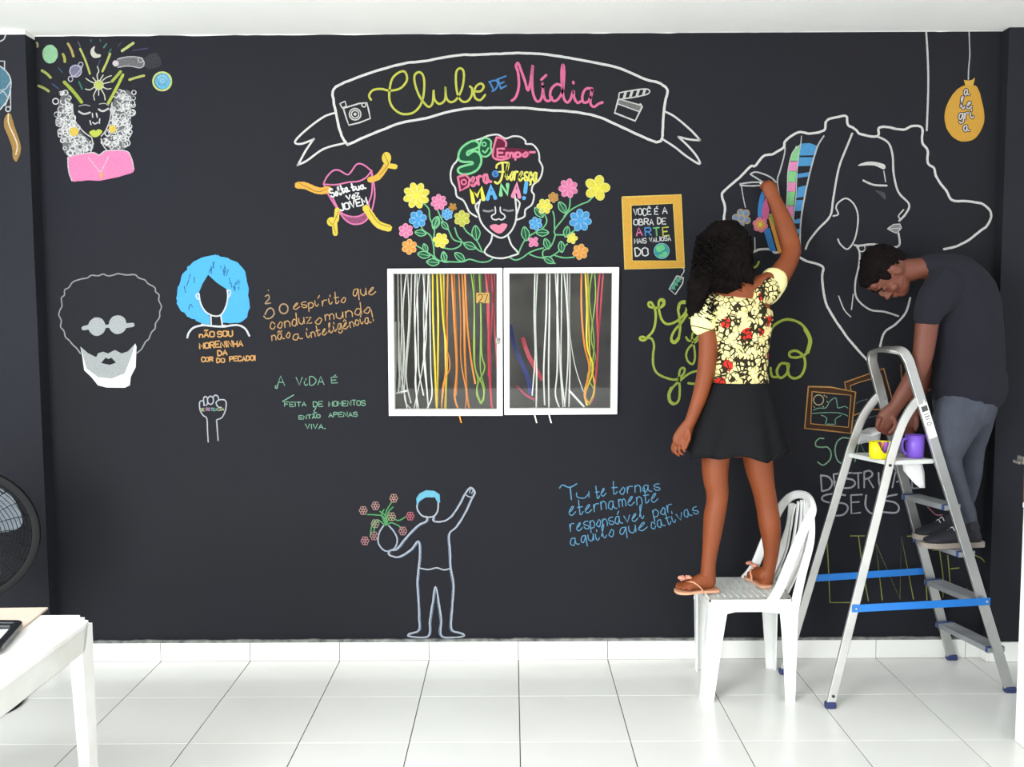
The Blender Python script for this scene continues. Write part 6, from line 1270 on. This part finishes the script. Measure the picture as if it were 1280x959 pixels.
# tee shirt
m_tee = mat('dark_navy_tee', '10101c', .95, var=.12, vscale=5, bump=.15, bscale=200)
def fold2(p): return .006*noise.noise(Vector((p.x*7, p.y*5, p.z*3.2)))+.002*noise.noise(p*30)
b = bmesh.new()
limb(b, [(1208, 491, dm, 42, .128), (1211, 470, dm, 42, .125), (1210, 440, dm, 42, .122), (1206, 405, dm, 44, .125), (1201, 372, dm, 44, .128), (1189, 350, dm, 34, .112), (1172, 338, dm, 22, .085), (1160, 333, dm, 15.5, .062)])
limb(b, [(1184, 358, .30, 27, .075), (1170, 374, .335, 23, .062), (1162, 388, .345, 19, .056), (1159, 396, .345, 16.5, .053)])
limb(b, [(1188, 360, .17, 26, .07), (1180, 382, .14, 20, .058), (1177, 395, .138, 18, .052)])
limb(b, [(1240, 470, dm, 14, .09), (1236, 488, dm, 18, .10), (1230, 497, dm, 18, .10)])
fuse('tee_shirt', b, m_tee, man, voxel=.0055, smooth=6, fold=fold2)
m_tr = mat('grey_trousers', '3f434e', .95, var=.12, vscale=16, bump=.2, bscale=240)
b = bmesh.new()
limb(b, [(1208, 490, dm, 40, .118), (1205, 510, .245, 37, .12)])
limb(b, [(1205, 505, .27, 33, .090), (1194, 530, .29, 29, .085), (1187, 552, .305, 23, .074), (1184, 572, .305, 18, .062), (1190, 592, .302, 14.5, .054), (1199, 618, .295, 13, .048), (1207, 640, .29, 11.5, .043), (1211, 655, .287, 11, .042)])
limb(b, [(1222, 500, .20, 26, .085), (1219, 530, .18, 20, .075), (1212, 560, .165, 18, .064), (1210, 590, .16, 17, .055), (1204, 620, .155, 15, .050), (1197, 645, .152, 11.5, .043), (1194, 655, .15, 11, .042)])
fuse('trousers', b, m_tr, man, voxel=.0052, smooth=4, fold=lambda p: .0035*noise.noise(Vector((p.x*12, p.y*12, p.z*16)))+.002*noise.noise(p*34))
# canvas shoes on the third step
m_sh = mat('dark_canvas_shoe', '1d1d24', .8); m_sole = mat('grey_rubber_sole', '8b8178', .7); m_lace = mat('white_lace', 'c9c9c9', .8)
STZ = .6115
for (hx, tx_, d0_, d1_) in ((1226, 1152, .30, .315), (1200, 1143, .155, .165)):
    hl = Vector((at(hx, 690, d0_).x, -d0_, STZ)); to = Vector((at(tx_, 690, d1_).x, -d1_, STZ)); L = (to-hl).length; u = (to-hl).normalized(); s_ = Vector((-u.y, u.x, 0)); Z = Vector((0, 0, 1))
    sh = empty('shoe', hl.to_tuple(), None); sh.parent = man; sh.location = hl-man.location
    prof = [(-.004, .55), (.03, .8), (.3*L, .82), (.55*L, .95), (.78*L, 1.05), (.93*L, .85), (L+.006, .35)]
    pts = catmull([hl+u*a+s_*.042*k_ for a, k_ in prof]+[hl+u*a-s_*.042*k_ for a, k_ in prof[::-1]], 3, True)
    bm = bmesh.new(); extrude_poly(bm, [p+Z*.001 for p in pts], (0, 0, .022)); bobj('sole', bm, m_sole, sh)
    b = bmesh.new()
    loft(b, [(hl+u*.035+Z*.040, .033, .034), (hl+u*L*.35+Z*.048, .034, .042), (hl+u*L*.55+Z*.042, .037, .032), (hl+u*L*.78+Z*.032, .040, .022), (hl+u*L*.90+Z*.028, .032, .016)], (0, 0, 1), seg=18)
    loft(b, [(hl+u*.045+Z*.05, .034, .036), (hl+u*.050+Z*.085, .037, .040)], (0, 1, 0), seg=16)
    up_ = fuse('upper', b, m_sh, sh, voxel=.004, smooth=3)
    for j in range(5):
        c = hl+u*(L*(.42+.075*j))+Z*(.094-.010*j-.0012*j*j); bm = bmesh.new()
        sweep(bm, catmull([c+s_*.020-Z*.010, c+Z*.003, c-s_*.020-Z*.010], 4), circ(.0022, 6)); bobj('lace', bm, m_lace, up_, True)
